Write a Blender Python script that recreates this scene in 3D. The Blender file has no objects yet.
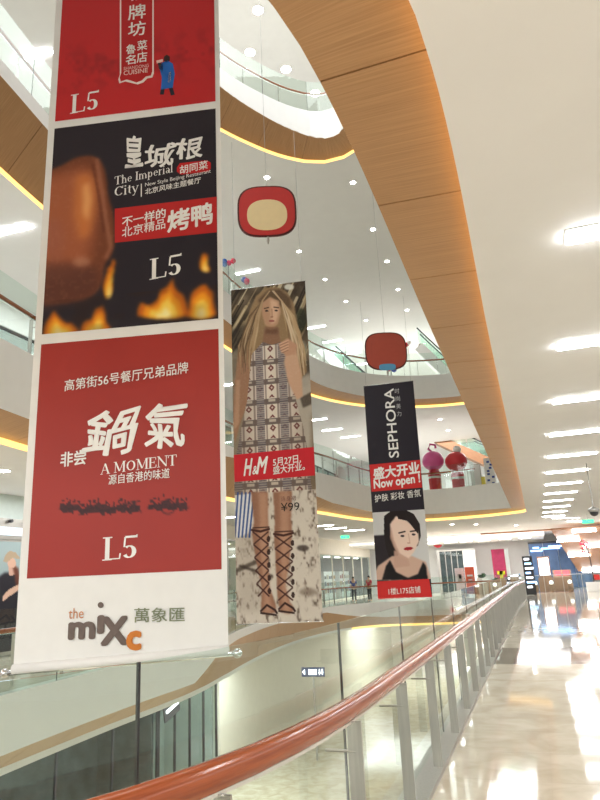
import bpy, math, random
import numpy as np
from mathutils import Vector, Matrix
from mathutils.geometry import tessellate_polygon
random.seed(7); rng = np.random.default_rng(7)
SC = bpy.context.scene; COL = SC.collection
# ------------------------------------------------------------------ camera, world, exposure
EYE = 1.7; F = 650.0
_y = Vector((238, -168, -F)).normalized()
_yz = (F*F + 238*(-110))/168.0
_z = Vector((-110, _yz, -F)).normalized()
_x = _y.cross(_z)
RW = Matrix((_x, _y, _z))                     # camera space -> world
cam = bpy.data.objects.new('camera', bpy.data.cameras.new('camera')); COL.objects.link(cam)
cam.data.sensor_fit = 'VERTICAL'; cam.data.sensor_height = 24; cam.data.lens = F/800*24
cam.data.clip_end = 300; cam.data.clip_start = .05
cam.matrix_world = Matrix.Translation((0, 0, EYE)) @ RW.to_4x4()
SC.camera = cam
w = bpy.data.worlds.new('world'); SC.world = w; w.use_nodes = True
w.node_tree.nodes['Background'].inputs[0].default_value = (1, 1, 1, 1)
w.node_tree.nodes['Background'].inputs[1].default_value = .55
SC.view_settings.view_transform = 'Standard'; SC.view_settings.look = 'None'
SC.view_settings.gamma = 1; SC.view_settings.use_curve_mapping = False
SC.view_settings.exposure = 0.70
def area(name, loc, sx, sy, power, rot=(0, 0, 0), col=(.97, .99, 1)):
    l = bpy.data.lights.new(name, 'AREA'); l.shape = 'RECTANGLE'; l.size = sx; l.size_y = sy; l.energy = power; l.color = col
    o = bpy.data.objects.new(name, l); COL.objects.link(o); o.location = loc; o.rotation_euler = rot
    return o
# unseen area lights added below the ceilings as fill, without modelled fittings
area('fill_walkway_right', (5, 16, 4.42), 2, 30, 260)
area('fill_behind_viewer', (2, -5, 4.42), 8, 5, 200)
area('fill_near_end', (-6, -5, 4.42), 8, 5, 800)
area('fill_roof', (-6, 12, 23.8), 9, 22, 1500)
area('fill_upper_left', (-12.6, 12, 10.4), 2, 24, 400)
area('fill_top_left', (-12.6, 14, 16.4), 2, 26, 420)
area('fill_far_upper', (-6, 44, 10.4), 12, 6, 650)
area('fill_far_top', (-6, 42, 16.4), 12, 8, 850)
area('fill_left_walkway', (-12.6, 12, 4.42), 2, 24, 420)
area('fill_far_hall', (-5, 52, 4.42), 14, 5, 600)
area('fill_far_shops', (-6, 57, 4.0), 14, 3, 420)
area('fill_far_hall_right', (4, 47, 4.42), 4, 8, 120)
area('fill_lower_left', (-11.4, 14, -1.6), 1.6, 26, 800)
area('fill_lower_right', (3, 14, -1.6), 3, 26, 700)
area('fill_lower_far', (-6, 50, -1.6), 14, 8, 800)
# ------------------------------------------------------------------ pixel rays
def ray(px, py): return RW @ Vector((px-300, -(py-400), -F))
def at_z(px, py, z):
    d = ray(px, py); k = (z-EYE)/d.z; return Vector((d.x*k, d.y*k, z))
def at_y(px, py, y):
    d = ray(px, py); k = y/d.y; return Vector((d.x*k, y, EYE+d.z*k))
def at_x(px, py, x):
    d = ray(px, py); k = x/d.x; return Vector((x, d.y*k, EYE+d.z*k))
def srgb(r, g, b):
    f = lambda c: (c/255/12.92) if c/255 <= .04045 else ((c/255+.055)/1.055)**2.4
    return (f(r), f(g), f(b))
# ------------------------------------------------------------------ materials
M = {}
def mat(name, col, rough=.6, metal=0, var=0, scale=8, emit=0, spec=.5, bump=0, stretch=None, coat=0):
    if name in M: return M[name]
    m = bpy.data.materials.new(name); m.use_nodes = True; nt = m.node_tree; b = nt.nodes['Principled BSDF']
    b.inputs['Base Color'].default_value = (*col, 1); b.inputs['Roughness'].default_value = rough
    b.inputs['Metallic'].default_value = metal; b.inputs['Specular IOR Level'].default_value = spec
    b.inputs['Coat Weight'].default_value = coat; b.inputs['Coat Roughness'].default_value = .05
    if emit:
        b.inputs['Emission Color'].default_value = (*col, 1); b.inputs['Emission Strength'].default_value = emit
    if var or bump:
        tc = nt.nodes.new('ShaderNodeTexCoord'); mp = nt.nodes.new('ShaderNodeMapping'); n = nt.nodes.new('ShaderNodeTexNoise')
        nt.links.new(tc.outputs['Object'], mp.inputs[0]); nt.links.new(mp.outputs[0], n.inputs['Vector'])
        if stretch: mp.inputs['Scale'].default_value = stretch
        n.inputs['Scale'].default_value = scale; n.inputs['Detail'].default_value = 5
        if var:
            r = nt.nodes.new('ShaderNodeValToRGB'); nt.links.new(n.outputs[0], r.inputs[0])
            r.color_ramp.elements[0].position = .3; r.color_ramp.elements[1].position = .7
            r.color_ramp.elements[0].color = (*[c*(1-var) for c in col], 1); r.color_ramp.elements[1].color = (*[min(1, c*(1+var)) for c in col], 1)
            nt.links.new(r.outputs[0], b.inputs['Base Color'])
        if bump:
            bp = nt.nodes.new('ShaderNodeBump'); bp.inputs['Strength'].default_value = bump; bp.inputs['Distance'].default_value = .01
            nt.links.new(n.outputs[0], bp.inputs['Height']); nt.links.new(bp.outputs[0], b.inputs['Normal'])
    M[name] = m; return m
def glow(name, col, s):
    if name in M: return M[name]
    m = bpy.data.materials.new(name); m.use_nodes = True; nt = m.node_tree; nt.nodes.clear()
    e = nt.nodes.new('ShaderNodeEmission'); o = nt.nodes.new('ShaderNodeOutputMaterial')
    e.inputs[0].default_value = (*col, 1); e.inputs[1].default_value = s; nt.links.new(e.outputs[0], o.inputs[0])
    M[name] = m; return m
def glass(name, tint, refl=1.0, rough=0.0, base=.02):
    if name in M: return M[name]
    m = bpy.data.materials.new(name); m.use_nodes = True; nt = m.node_tree; nt.nodes.clear()
    t = nt.nodes.new('ShaderNodeBsdfTransparent'); t.inputs[0].default_value = (*tint, 1)
    g = nt.nodes.new('ShaderNodeBsdfGlossy'); g.inputs[0].default_value = (.95, 1, .98, 1); g.inputs['Roughness'].default_value = rough
    fr = nt.nodes.new('ShaderNodeFresnel'); fr.inputs[0].default_value = 1.45
    # front faces only know the Fresnel of air to glass
    geo = nt.nodes.new('ShaderNodeNewGeometry'); mx = nt.nodes.new('ShaderNodeMath'); mx.operation = 'MULTIPLY_ADD'
    inv = nt.nodes.new('ShaderNodeMath'); inv.operation = 'SUBTRACT'; inv.inputs[0].default_value = 1
    nt.links.new(geo.outputs['Backfacing'], inv.inputs[1])
    mx.inputs[1].default_value = refl; mx.inputs[2].default_value = base
    nt.links.new(fr.outputs[0], mx.inputs[0])
    m2 = nt.nodes.new('ShaderNodeMath'); m2.operation = 'MULTIPLY'; nt.links.new(mx.outputs[0], m2.inputs[0]); nt.links.new(inv.outputs[0], m2.inputs[1])
    mix = nt.nodes.new('ShaderNodeMixShader'); o = nt.nodes.new('ShaderNodeOutputMaterial')
    nt.links.new(m2.outputs[0], mix.inputs[0]); nt.links.new(t.outputs[0], mix.inputs[1]); nt.links.new(g.outputs[0], mix.inputs[2])
    nt.links.new(mix.outputs[0], o.inputs[0]); M[name] = m; return m
def wood(name, c0, c1, su, sv, rough=.42):
    m = bpy.data.materials.new(name); m.use_nodes = True; nt = m.node_tree; b = nt.nodes['Principled BSDF']
    uv = nt.nodes.new('ShaderNodeTexCoord'); mp = nt.nodes.new('ShaderNodeMapping'); n = nt.nodes.new('ShaderNodeTexNoise'); r = nt.nodes.new('ShaderNodeValToRGB')
    mp.inputs['Scale'].default_value = (su, sv, 1); n.inputs['Scale'].default_value = 1; n.inputs['Detail'].default_value = 6; n.inputs['Roughness'].default_value = .65
    nt.links.new(uv.outputs['UV'], mp.inputs[0]); nt.links.new(mp.outputs[0], n.inputs['Vector']); nt.links.new(n.outputs[0], r.inputs[0])
    r.color_ramp.elements[0].position = .32; r.color_ramp.elements[1].position = .68
    r.color_ramp.elements[0].color = (*c0, 1); r.color_ramp.elements[1].color = (*c1, 1)
    nt.links.new(r.outputs[0], b.inputs['Base Color']); b.inputs['Roughness'].default_value = rough
    M[name] = m; return m
def attr_mat(name, rough=.45):
    m = bpy.data.materials.new(name); m.use_nodes = True; nt = m.node_tree; b = nt.nodes['Principled BSDF']
    a = nt.nodes.new('ShaderNodeVertexColor'); a.layer_name = 'ink'; nt.links.new(a.outputs[0], b.inputs['Base Color']); b.inputs['Roughness'].default_value = rough
    b.inputs['Specular IOR Level'].default_value = .25
    M[name] = m; return m
def marble(name, c0, c1, rough=.06):
    m = bpy.data.materials.new(name); m.use_nodes = True; nt = m.node_tree; b = nt.nodes['Principled BSDF']
    g = nt.nodes.new('ShaderNodeNewGeometry'); n = nt.nodes.new('ShaderNodeTexNoise'); r = nt.nodes.new('ShaderNodeValToRGB')
    n.inputs['Scale'].default_value = 2.2; n.inputs['Detail'].default_value = 9; n.inputs['Distortion'].default_value = .8
    nt.links.new(g.outputs['Position'], n.inputs['Vector']); nt.links.new(n.outputs[0], r.inputs[0])
    r.color_ramp.elements[0].position = .35; r.color_ramp.elements[1].position = .65
    r.color_ramp.elements[0].color = (*c0, 1); r.color_ramp.elements[1].color = (*c1, 1)
    nt.links.new(r.outputs[0], b.inputs['Base Color']); b.inputs['Roughness'].default_value = rough; b.inputs['Specular IOR Level'].default_value = .5
    M[name] = m; return m
WHITE = mat('white_paint', (.82, .82, .81), .55, var=.015, scale=3)
CEIL = mat('ceiling_paint', (.81, .80, .79), .8, var=.012, scale=2)
CREAM = mat('cream_wall', (.80, .76, .66), .6, var=.03, scale=3)
GREYW = mat('grey_wall', (.42, .44, .43), .5, var=.05, scale=3)
DARK = mat('dark_frame', (.03, .03, .035), .35, var=.2, scale=20)
DARKW = mat('dark_interior', (.06, .065, .075), .5, var=.4, scale=2)
STEEL = mat('brushed_steel', (.46, .44, .41), .42, 1, var=.08, scale=60, stretch=(1, 1, .05))
CHROME = mat('polished_steel', (.75, .76, .78), .12, 1, var=.03, scale=30)
WIRE = mat('wire', (.45, .45, .45), .4, .8, var=.05)
PANEL = wood('oak_panel', srgb(158, 118, 80), srgb(184, 144, 102), 75, 1.2)
WBACK = mat('panel_gap_brown', srgb(96, 60, 34), .7, var=.1)
RAILW = wood('mahogany_rail', srgb(138, 64, 34), srgb(180, 94, 54), 1.5, 14, .18)
WALLWOOD = wood('walnut_clad', srgb(140, 96, 66), srgb(176, 128, 92), 3, 30)
GOLD = glow('warm_cove', (1, .57, .15), 1.7)
TUBE = glow('strip_diffuser', (.96, .985, 1), 26)
SPOT = glow('spot_lens', (1, .97, .9), 30)
GLASS = glass('railing_glass', (.90, .955, .93), 1.0)
SHOPG = glass('shop_glass', (.86, .92, .91), 1.2)
MARB = marble('cream_marble', srgb(204, 192, 172), srgb(222, 212, 195))
MARB2 = marble('brown_marble', srgb(104, 90, 74), srgb(134, 118, 98))
MARB3 = marble('beige_marble', srgb(176, 162, 138), srgb(200, 188, 164))
UPF = marble('pale_floor_stone', srgb(214, 208, 196), srgb(230, 226, 216), .25)
LOWF = marble('lower_floor_stone', srgb(186, 176, 150), srgb(214, 206, 184), .1)
INK = attr_mat('printed_ink')
# ------------------------------------------------------------------ mesh helpers
def link(o, parent=None):
    COL.objects.link(o)
    if parent: o.parent = parent
    return o
class MB:
    def __init__(s): s.v = []; s.f = []; s.uv = []
    def quad(s, a, b, c, d, uv=None):
        i = len(s.v); s.v += [tuple(a), tuple(b), tuple(c), tuple(d)]; s.f.append((i, i+1, i+2, i+3)); s.uv.append(uv or ((0, 0), (1, 0), (1, 1), (0, 1)))
    def poly(s, pts):
        i = len(s.v); s.v += [tuple(p) for p in pts]; s.f.append(tuple(range(i, i+len(pts)))); s.uv.append([(p[0], p[1]) for p in pts])
    def box(s, x0, y0, z0, x1, y1, z1):
        P = [(x0, y0, z0), (x1, y0, z0), (x1, y1, z0), (x0, y1, z0), (x0, y0, z1), (x1, y0, z1), (x1, y1, z1), (x0, y1, z1)]
        for q in ((0, 3, 2, 1), (4, 5, 6, 7), (0, 1, 5, 4), (1, 2, 6, 5), (2, 3, 7, 6), (3, 0, 4, 7)):
            p = [P[k] for k in q]; a = max(range(3), key=lambda k: -max(c[k] for c in p)+min(c[k] for c in p) if 0 else -(max(c[k] for c in p)-min(c[k] for c in p)))
            ax = [k for k in range(3) if k != a]; s.quad(*p, uv=[(c[ax[0]], c[ax[1]]) for c in p])
    def obox(s, a, b, w, h, up=(0, 0, 1)):     # box along a-b
        a = Vector(a); b = Vector(b); d = (b-a).normalized(); u = Vector(up); sd = d.cross(u)
        if sd.length < 1e-4: sd = d.cross(Vector((1, 0, 0)))
        sd.normalize(); u = sd.cross(d).normalized(); c = []
        for e in (a, b):
            for (i, j) in ((-1, -1), (1, -1), (1, 1), (-1, 1)): c.append(e+sd*(i*w/2)+u*(j*h/2))
        L = (b-a).length
        for q in ((0, 1, 2, 3), (7, 6, 5, 4), (0, 4, 5, 1), (1, 5, 6, 2), (2, 6, 7, 3), (3, 7, 4, 0)):
            s.quad(*[c[k] for k in q], uv=[(0, 0), (L, 0), (L, w), (0, w)])
    def tube(s, pts, r, n=8, closed=False, cap=True, rz=None):
        pts = [Vector(p) for p in pts]; N = len(pts); base = len(s.v); acc = 0; rs = r if isinstance(r, (list, tuple)) else [r]*N
        ln = []
        for i, p in enumerate(pts):
            a = pts[(i-1) % N] if closed or i > 0 else p; b = pts[(i+1) % N] if closed or i < N-1 else p
            t = (b-a).normalized(); side = t.cross(Vector((0, 0, 1)))
            if side.length < 1e-3: side = Vector((1, 0, 0))
            side.normalize(); up = side.cross(t).normalized()
            if i: acc += (p-pts[i-1]).length
            ln.append(acc)
            for k in range(n):
                an = 2*math.pi*k/n; s.v.append(tuple(p+side*math.cos(an)*rs[i]+up*math.sin(an)*(rz or rs[i])))
        for i in range(N if closed else N-1):
            j = (i+1) % N; l0 = ln[i]; l1 = ln[j] if j else acc
            for k in range(n):
                k2 = (k+1) % n; s.f.append((base+i*n+k, base+i*n+k2, base+j*n+k2, base+j*n+k))
                s.uv.append([(l0, k/n), (l0, (k+1)/n), (l1, (k+1)/n), (l1, k/n)])
        if cap and not closed:
            s.f.append(tuple(base+k for k in range(n))[::-1]); s.uv.append([(0, 0)]*n)
            s.f.append(tuple(base+(N-1)*n+k for k in range(n))); s.uv.append([(0, 0)]*n)
    def lathe(s, prof, c=(0, 0, 0), n=16):     # prof: (r,z)
        base = len(s.v); N = len(prof)
        for (r, z) in prof:
            for k in range(n): an = 2*math.pi*k/n; s.v.append((c[0]+r*math.cos(an), c[1]+r*math.sin(an), c[2]+z))
        for i in range(N-1):
            for k in range(n):
                k2 = (k+1) % n; s.f.append((base+i*n+k, base+i*n+k2, base+(i+1)*n+k2, base+(i+1)*n+k)); s.uv.append([(0, 0)]*4)
        s.f.append(tuple(base+k for k in range(n))[::-1]); s.uv.append([(0, 0)]*n)
        s.f.append(tuple(base+(N-1)*n+k for k in range(n))); s.uv.append([(0, 0)]*n)
    def ball(s, c, r, n=12, m=8, sc=(1, 1, 1)):
        pr = [(max(.001, math.sin(math.pi*i/m)), -math.cos(math.pi*i/m)) for i in range(m+1)]
        b = len(s.v); s.lathe([(r*a, r*z) for a, z in pr], (0, 0, 0), n)
        for i in range(b, len(s.v)): x, y, z = s.v[i]; s.v[i] = (c[0]+x*sc[0], c[1]+y*sc[1], c[2]+z*sc[2])
    def build(s, name, m, parent=None, smooth=False):
        me = bpy.data.meshes.new(name); me.from_pydata(s.v, [], s.f); me.materials.append(m)
        l = me.uv_layers.new(name='UVMap'); fl = []
        for u in s.uv:
            for a in u: fl += [a[0], a[1]]
        l.data.foreach_set('uv', fl)
        if smooth: me.polygons.foreach_set('use_smooth', [True]*len(me.polygons))
        me.update(); return link(bpy.data.objects.new(name, me), parent)
def tag(o, label, cat, group=None):
    o['label'] = label; o['category'] = cat
    if group: o['group'] = group
    return o
def struct(o, label=None):
    o['kind'] = 'structure'
    if label: o['label'] = label
    return o
def thing(name, label, cat, loc=(0, 0, 0), rz=0, group=None):
    e = bpy.data.objects.new(name, None); COL.objects.link(e); e.location = loc; e.rotation_euler = (0, 0, rz); e.empty_display_size = .1
    return tag(e, label, cat, group)
def bx(name, m, parent, *a):
    b = MB(); b.box(*a); return b.build(name, m, parent)
ORD = ['nearest', 'second nearest', 'third nearest', 'fourth nearest', 'fifth nearest', 'sixth nearest', 'seventh nearest', 'eighth nearest', 'ninth nearest', 'tenth nearest', 'eleventh nearest', 'twelfth nearest', 'thirteenth nearest', 'fourteenth nearest', 'fifteenth nearest', 'sixteenth nearest']
# ------------------------------------------------------------------ atrium openings (x, y, bottom of the white fascia, depth of the wooden soffit)
F0, F1, F2, F3 = 0.0, 6.0, 12.0, 18.0
C1, C2, C3, C4 = 4.5, 10.5, 16.5, 24.0; CL = -1.5; FL = -6.0
L0 = [(-1.25, 5, -.9, .7), (-1.25, 15, -.9, .7), (-1.25, 30, -.9, .7), (-1.25, 42.8, -.9, .7), (-1.7, 43.6, -.9, .7), (-4, 43.9, -.9, .6), (-7, 43.6, -.9, .5),
      (-9.6, 43.2, -.9, .4), (-11.2, 41.5, -.7, .3), (-11.9, 38, -.25, .3), (-12.0, 33, -.25, .3), (-11.4, 27.5, -.25, .3), (-10.4, 22.6, -.25, .4), (-9.5, 19.2, -.3, .7), (-9.2, 17, -.9, .8), (-9.1, 14, -.9, .8),
      (-8.75, 9.4, -.9, .8), (-8.2, 6, -.9, .8), (-7, 3, -.9, .8), (-5.2, .6, -.9, .8), (-3.7, .25, -.9, .7), (-2.65, .7, -.9, .7), (-2.08, 1.26, -.9, .7), (-1.78, 1.66, -.9, .7), (-1.6, 1.97, -.9, .7), (-1.47, 2.3, -.9, .7), (-1.36, 2.75, -.9, .7), (-1.28, 3.4, -.9, .7)]
L1 = [(-.88, 3.25, 4.66, .68), (-.88, 8, 4.66, .68), (-.88, 20, 4.66, .68), (-.88, 33.5, 4.66, .68), (-.88, 35.1, 4.7, .68), (-.91, 35.5, 4.72, .7), (-1.25, 35.65, 4.75, .8), (-2.6, 36.1, 4.8, 1.0), (-4.9, 36.3, 4.8, 1.0), (-6.6, 35.5, 4.85, .9), (-7.5, 33.4, 4.85, .8),
      (-8.25, 28, 4.9, .8), (-9.1, 23.5, 5.5, .8), (-9.25, 20, 5.78, .85), (-9.2, 16, 5.5, .85), (-9.0, 12, 4.85, .8), (-8.7, 9.5, 4.85, .8), (-8.1, 6, 4.85, .8), (-6.8, 2.6, 4.85, .8), (-5, .7, 4.85, .8), (-3.2, .2, 4.75, .73), (-1.9, .9, 4.7, .7), (-1.2, 1.8, 4.66, .68), (-.95, 2.6, 4.66, .68)]
L2 = [(-1.3, 6, 10.8, .7), (-1.3, 20, 10.8, .7), (-1.3, 33, 10.8, .7), (-1.5, 34.6, 10.8, .7), (-3.2, 34.7, 10.8, .75), (-5.4, 34.0, 10.8, .75), (-7.2, 32.6, 10.82, .8), (-8.75, 29.8, 10.85, .8), (-9.4, 25, 10.9, .8),
      (-9.6, 20, 10.95, .8), (-9.5, 15, 11.35, .8), (-9.3, 11.5, 11.7, .8), (-9.0, 9, 11.75, .8), (-8.4, 5.5, 11.75, .8), (-7, 2, 11.4, .8), (-5, .6, 10.8, .8), (-2.6, 1.2, 10.8, .7), (-1.5, 3, 10.8, .7)]
L3 = [(-3.7, 10, 16.85, .8), (-3.75, 14, 16.85, .8), (-3.85, 16.6, 16.85, .8), (-4.1, 18.4, 16.85, .8), (-4.6, 19.3, 16.9, .8), (-5.3, 19.45, 16.95, .8), (-6.1, 18.9, 17.1, .8), (-7.0, 17.7, 17.25, .8), (-7.8, 16.1, 17.4, .8), (-8.4, 13.5, 17.4, .8), (-8.7, 10, 17.4, .8), (-8.3, 6, 17.4, .8), (-7, 3.4, 17, .8), (-5.4, 3, 17, .8), (-4.1, 5, 16.9, .8)]
def smooth_loop(P, step=.35):
    n = len(P); out = []
    A = [np.array(p, float) for p in P]
    for i in range(n):
        p0, p1, p2, p3 = A[i-1], A[i], A[(i+1) % n], A[(i+2) % n]
        # centripetal Catmull-Rom
        def kn(a, b, t): return t+max(1e-4, np.hypot(*(b-a)[:2]))**.5
        t0 = 0; t1 = kn(p0, p1, t0); t2 = kn(p1, p2, t1); t3 = kn(p2, p3, t2)
        m = max(2, int(np.hypot(*(p2-p1)[:2])/step))
        for k in range(m):
            t = t1+(t2-t1)*k/m
            a1 = (t1-t)/(t1-t0)*p0+(t-t0)/(t1-t0)*p1; a2 = (t2-t)/(t2-t1)*p1+(t-t1)/(t2-t1)*p2; a3 = (t3-t)/(t3-t2)*p2+(t-t2)/(t3-t2)*p3
            b1 = (t2-t)/(t2-t0)*a1+(t-t0)/(t2-t0)*a2; b2 = (t3-t)/(t3-t1)*a2+(t-t1)/(t3-t1)*a3
            c = (t2-t)/(t2-t1)*b1+(t-t1)/(t2-t1)*b2; s = k/m
            c[2] = p1[2]*(1-s)+p2[2]*s; c[3] = p1[3]*(1-s)+p2[3]*s; out.append(c)
    return np.array(out)
def normals(Lp):
    t = np.roll(Lp[:, :2], -1, 0)-np.roll(Lp[:, :2], 1, 0); t /= np.linalg.norm(t, axis=1)[:, None]
    return np.stack([t[:, 1], -t[:, 0]], 1)
def offset(Lp, N, d): return Lp[:, :2]+N*(d if np.isscalar(d) else np.asarray(d)[:, None])
LOOPS = [smooth_loop(l) for l in (L0, L1, L2, L3)]; NORM = [normals(l) for l in LOOPS]
def plate(name, loop2, z, m, outer=(-22, -14, 9, 66), flip=False, th=.0, parent=None):
    x0, y0, x1, y1 = outer
    o = [Vector((x0, y0, 0)), Vector((x1, y0, 0)), Vector((x1, y1, 0)), Vector((x0, y1, 0))]; h = [Vector((p[0], p[1], 0)) for p in loop2]
    tri = tessellate_polygon([o, h]); pts = o+h
    b = MB(); b.v = [(p.x, p.y, z) for p in pts]
    for t in tri:
        a = [pts[k] for k in t]; up = (a[1]-a[0]).cross(a[2]-a[0]).z > 0
        b.f.append(tuple(t) if up != flip else tuple(t)[::-1]); b.uv.append([(0, 0)]*3)
    return b.build(name, m, parent)
def band(idx, loop, N, zf, zc, kerb, name, label):
    n = len(loop); zt = zf+(.04 if idx == 0 else .13); kb = MB()
    b = MB(); P = loop[:, :2]; O = offset(loop, N, kerb)
    for i in range(n):
        j = (i+1) % n
        a = (*P[i], loop[i][2]); c = (*P[j], loop[j][2]); at = (*P[i], zt); ct = (*P[j], zt); ao = (*O[i], zt); co = (*O[j], zt); ab = (*O[i], zf-.02); cb = (*O[j], zf-.02)
        b.quad(a, at, ct, c); kb.quad(at, ao, co, ct); kb.quad(ao, ab, cb, co)
    root = struct(b.build(name, WHITE), label); kb.build('kerb', STEEL if idx == 0 else WHITE, root)
    ins = loop[:, 3]; I = offset(loop, N, ins); I2 = offset(loop, N, ins+.002); lip = .13
    g = MB(); k = MB(); g2 = MB()
    for i in range(n):
        j = (i+1) % n
        (g2 if idx == 0 and P[i][1] < 41.6 else g).quad((*I[i], zc), (*I[i], zc+lip), (*I[j], zc+lip), (*I[j], zc))
        k.quad((*P[i], loop[i][2]+.03), (*P[j], loop[j][2]+.03), (*I[j], zc+lip+.03), (*I[i], zc+lip+.03))
    g.build('cove_light', GOLD, root)['label'] = 'warm golden cove light strip'
    k.build('backing', WBACK, root)
    if g2.f: g2.build('edge_trim', WHITE, root)
    # oak panels, one object each
    seg = np.linalg.norm(np.roll(P, -1, 0)-P, axis=1); S = np.concatenate([[0], np.cumsum(seg)]); T = S[-1]
    np_ = int(round(T/1.53)); ext = lambda arr: np.vstack([arr, arr[:1]])
    Pe, Ie, Ze = ext(P), ext(I), np.append(loop[:, 2], loop[0, 2])
    at = lambda s: (np.array([np.interp(s, S, Pe[:, 0]), np.interp(s, S, Pe[:, 1])]), np.array([np.interp(s, S, Ie[:, 0]), np.interp(s, S, Ie[:, 1])]), np.interp(s, S, Ze))
    for q in range(np_):
        s0 = T*q/np_+.007; s1 = T*(q+1)/np_-.007; m_ = 5; b = MB(); off = random.random()*50
        rows = []
        for e in range(m_+1):
            s = s0+(s1-s0)*e/m_; p, i_, z = at(s); rows.append((s, p, i_, z))
        for e in range(m_):
            (sa, pa, ia, za), (sb, pb, ib, zb) = rows[e], rows[e+1]
            A = [(*pa, za+.001), (*pb, zb+.001), (*ib, zc+lip), (*ia, zc+lip)]
            la = math.hypot(np.linalg.norm(pa-ia), za-zc); uv = [(sa+off, 0), (sb+off, 0), (sb+off, la), (sa+off, la)]
            b.quad(*A[::-1], uv=uv[::-1]); b.quad(*[(x, y, z+.02) for x, y, z in A], uv=uv)
        for (s, p, i_, z), fl in ((rows[0], 0), (rows[-1], 1)):
            A = [(*p, z), (*i_, zc+lip), (*i_, zc+lip+.02), (*p, z+.02)]; b.quad(*(A if fl else A[::-1]))
        b.build('oak_panel', PANEL, root)
    return root
def railing(loop, N, zf, name, label, s_from=0, s_to=1, glass_off=.05, rail_off=.22, rail_h=1.05, top=1.43, pane=1.85, phase=0, post=1.5, bottom=-.2, rail_r=.045, postphase=.4):
    n = len(loop); P = offset(loop, N, glass_off); H = offset(loop, N, rail_off)
    seg = np.linalg.norm(np.roll(P, -1, 0)-P, axis=1); S = np.concatenate([[0], np.cumsum(seg)]); T = S[-1]
    e = lambda a: np.vstack([a, a[:1]]); Pe, He, Ne = e(P), e(H), e(N)
    f = lambda s, a: np.array([np.interp(s % T, S, a[:, 0]), np.interp(s % T, S, a[:, 1])])
    root = thing(name, label, 'railing')
    a, bb = s_from, s_to            # arc positions in metres
    m_ = int((bb-a)/.3)+1
    ss = [a+(bb-a)*k/m_ for k in range(m_+1)]
    t = MB(); t.tube([(*f(s, He), zf+rail_h) for s in ss], rail_r, 14); hr = t.build('handrail', RAILW, root, True); hr['label'] = 'polished reddish wood handrail'
    t = MB()
    for s, s2 in zip(ss[:-1], ss[1:]): t.obox((*f(s, He), zf+rail_h-rail_r-.004), (*f(s2, He), zf+rail_h-rail_r-.004), .03, .016)
    t.build('steel_strip', CHROME, hr)
    s = a+phase
    edges = [a]+[x for x in np.arange(a+phase, bb, pane) if x > a+.2]+[bb]
    for e0, e1 in zip(edges[:-1], edges[1:]):
        g = MB(); k = max(1, int((e1-e0)/.32)); q = [e0+.006+(e1-e0-.012)*i/k for i in range(k+1)]
        for i in range(k):
            p0 = f(q[i], Pe); p1 = f(q[i+1], Pe); n0 = f(q[i], Ne)*.006; n1 = f(q[i+1], Ne)*.006; z0 = zf+bottom; z1 = zf+top
            A, B = (*(p0-n0),), (*(p1-n1),); Cc, D = (*(p0+n0),), (*(p1+n1),)
            g.quad((*A, z0), (*A, z1), (*B, z1), (*B, z0)); g.quad((*Cc, z0), (*D, z0), (*D, z1), (*Cc, z1)); g.quad((*A, z1), (*Cc, z1), (*D, z1), (*B, z1))
            if i == 0: g.quad((*A, z0), (*Cc, z0), (*Cc, z1), (*A, z1))
            if i == k-1: g.quad((*B, z0), (*B, z1), (*D, z1), (*D, z0))
        g.build('glass_pane', GLASS, root)
        # dark silicone joint between neighbouring panes
        if e1 < bb:
            p = f(e1, Pe); j = MB(); nx, ny = f(e1, Ne); j.obox((*p, zf+bottom), (*p, zf+top), .009, .014, (nx, ny, 0)); j.build('pane_joint', DARK, root)
    for s in np.arange(a+postphase, bb-.1, post):
        p = f(s, He); nx, ny = f(s, Ne); b = MB()
        b.obox((*p, zf+.1), (*p, zf+rail_h-.07), .012, .08, (nx, ny, 0)); po = b.build('post', STEEL, root)
        c = MB(); c.tube([(*p, zf+rail_h-.075), (*p, zf+rail_h-.03)], .012, 8); c.build('bracket', CHROME, po)
        q = f(s, Pe); c = MB(); c.tube([(*p, zf+.8), (q[0], q[1], zf+.8)], .008, 6); c.build('standoff', STEEL, po)
    return root
# ------------------------------------------------------------------ setting: floors, ceilings, walls
fl0 = struct(plate('floor', offset(LOOPS[0], NORM[0], .23), -.012, MARB), 'polished cream marble floor of the walkway')
struct(plate('ceiling', offset(LOOPS[1], NORM[1], LOOPS[1][:, 3]), C1, CEIL, flip=True), 'flat white ceiling over the walkway')
struct(plate('floor', offset(LOOPS[1], NORM[1], .12), F1, UPF)); struct(plate('ceiling', offset(LOOPS[2], NORM[2], LOOPS[2][:, 3]), C2, CEIL, flip=True), 'white ceiling one storey up')
struct(plate('floor', offset(LOOPS[2], NORM[2], .12), F2, UPF)); struct(plate('ceiling', offset(LOOPS[3], NORM[3], LOOPS[3][:, 3]), C3, CEIL, flip=True), 'white ceiling with downlights two storeys up')
struct(plate('floor', offset(LOOPS[3], NORM[3], .12), F3, UPF)); struct(plate('ceiling', offset(LOOPS[0], NORM[0], LOOPS[0][:, 3]), CL, CEIL, flip=True), 'white ceiling of the storey below')
b = MB(); b.box(-22, -14, C4, 9, 66, C4+.2); struct(b.build('ceiling', WHITE), 'white roof high above the atrium')
b = MB(); b.box(-22, -14, FL-.1, 9, 66, FL); struct(b.build('floor', LOWF), 'beige stone floor of the storey below')
b = MB(); b.box(8, -14, FL, 8.3, 66, C4); struct(b.build('wall_right', WHITE))
band(0, LOOPS[0], NORM[0], F0, CL, .23, 'trim_1', 'white and oak edge of the walkway floor')
band(1, LOOPS[1], NORM[1], F1, C1, .12, 'trim_2', 'oak panelled beam with white fascia one storey up')
band(2, LOOPS[2], NORM[2], F2, C2, .12, 'trim_3', 'curved white and oak edge two storeys up')
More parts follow.
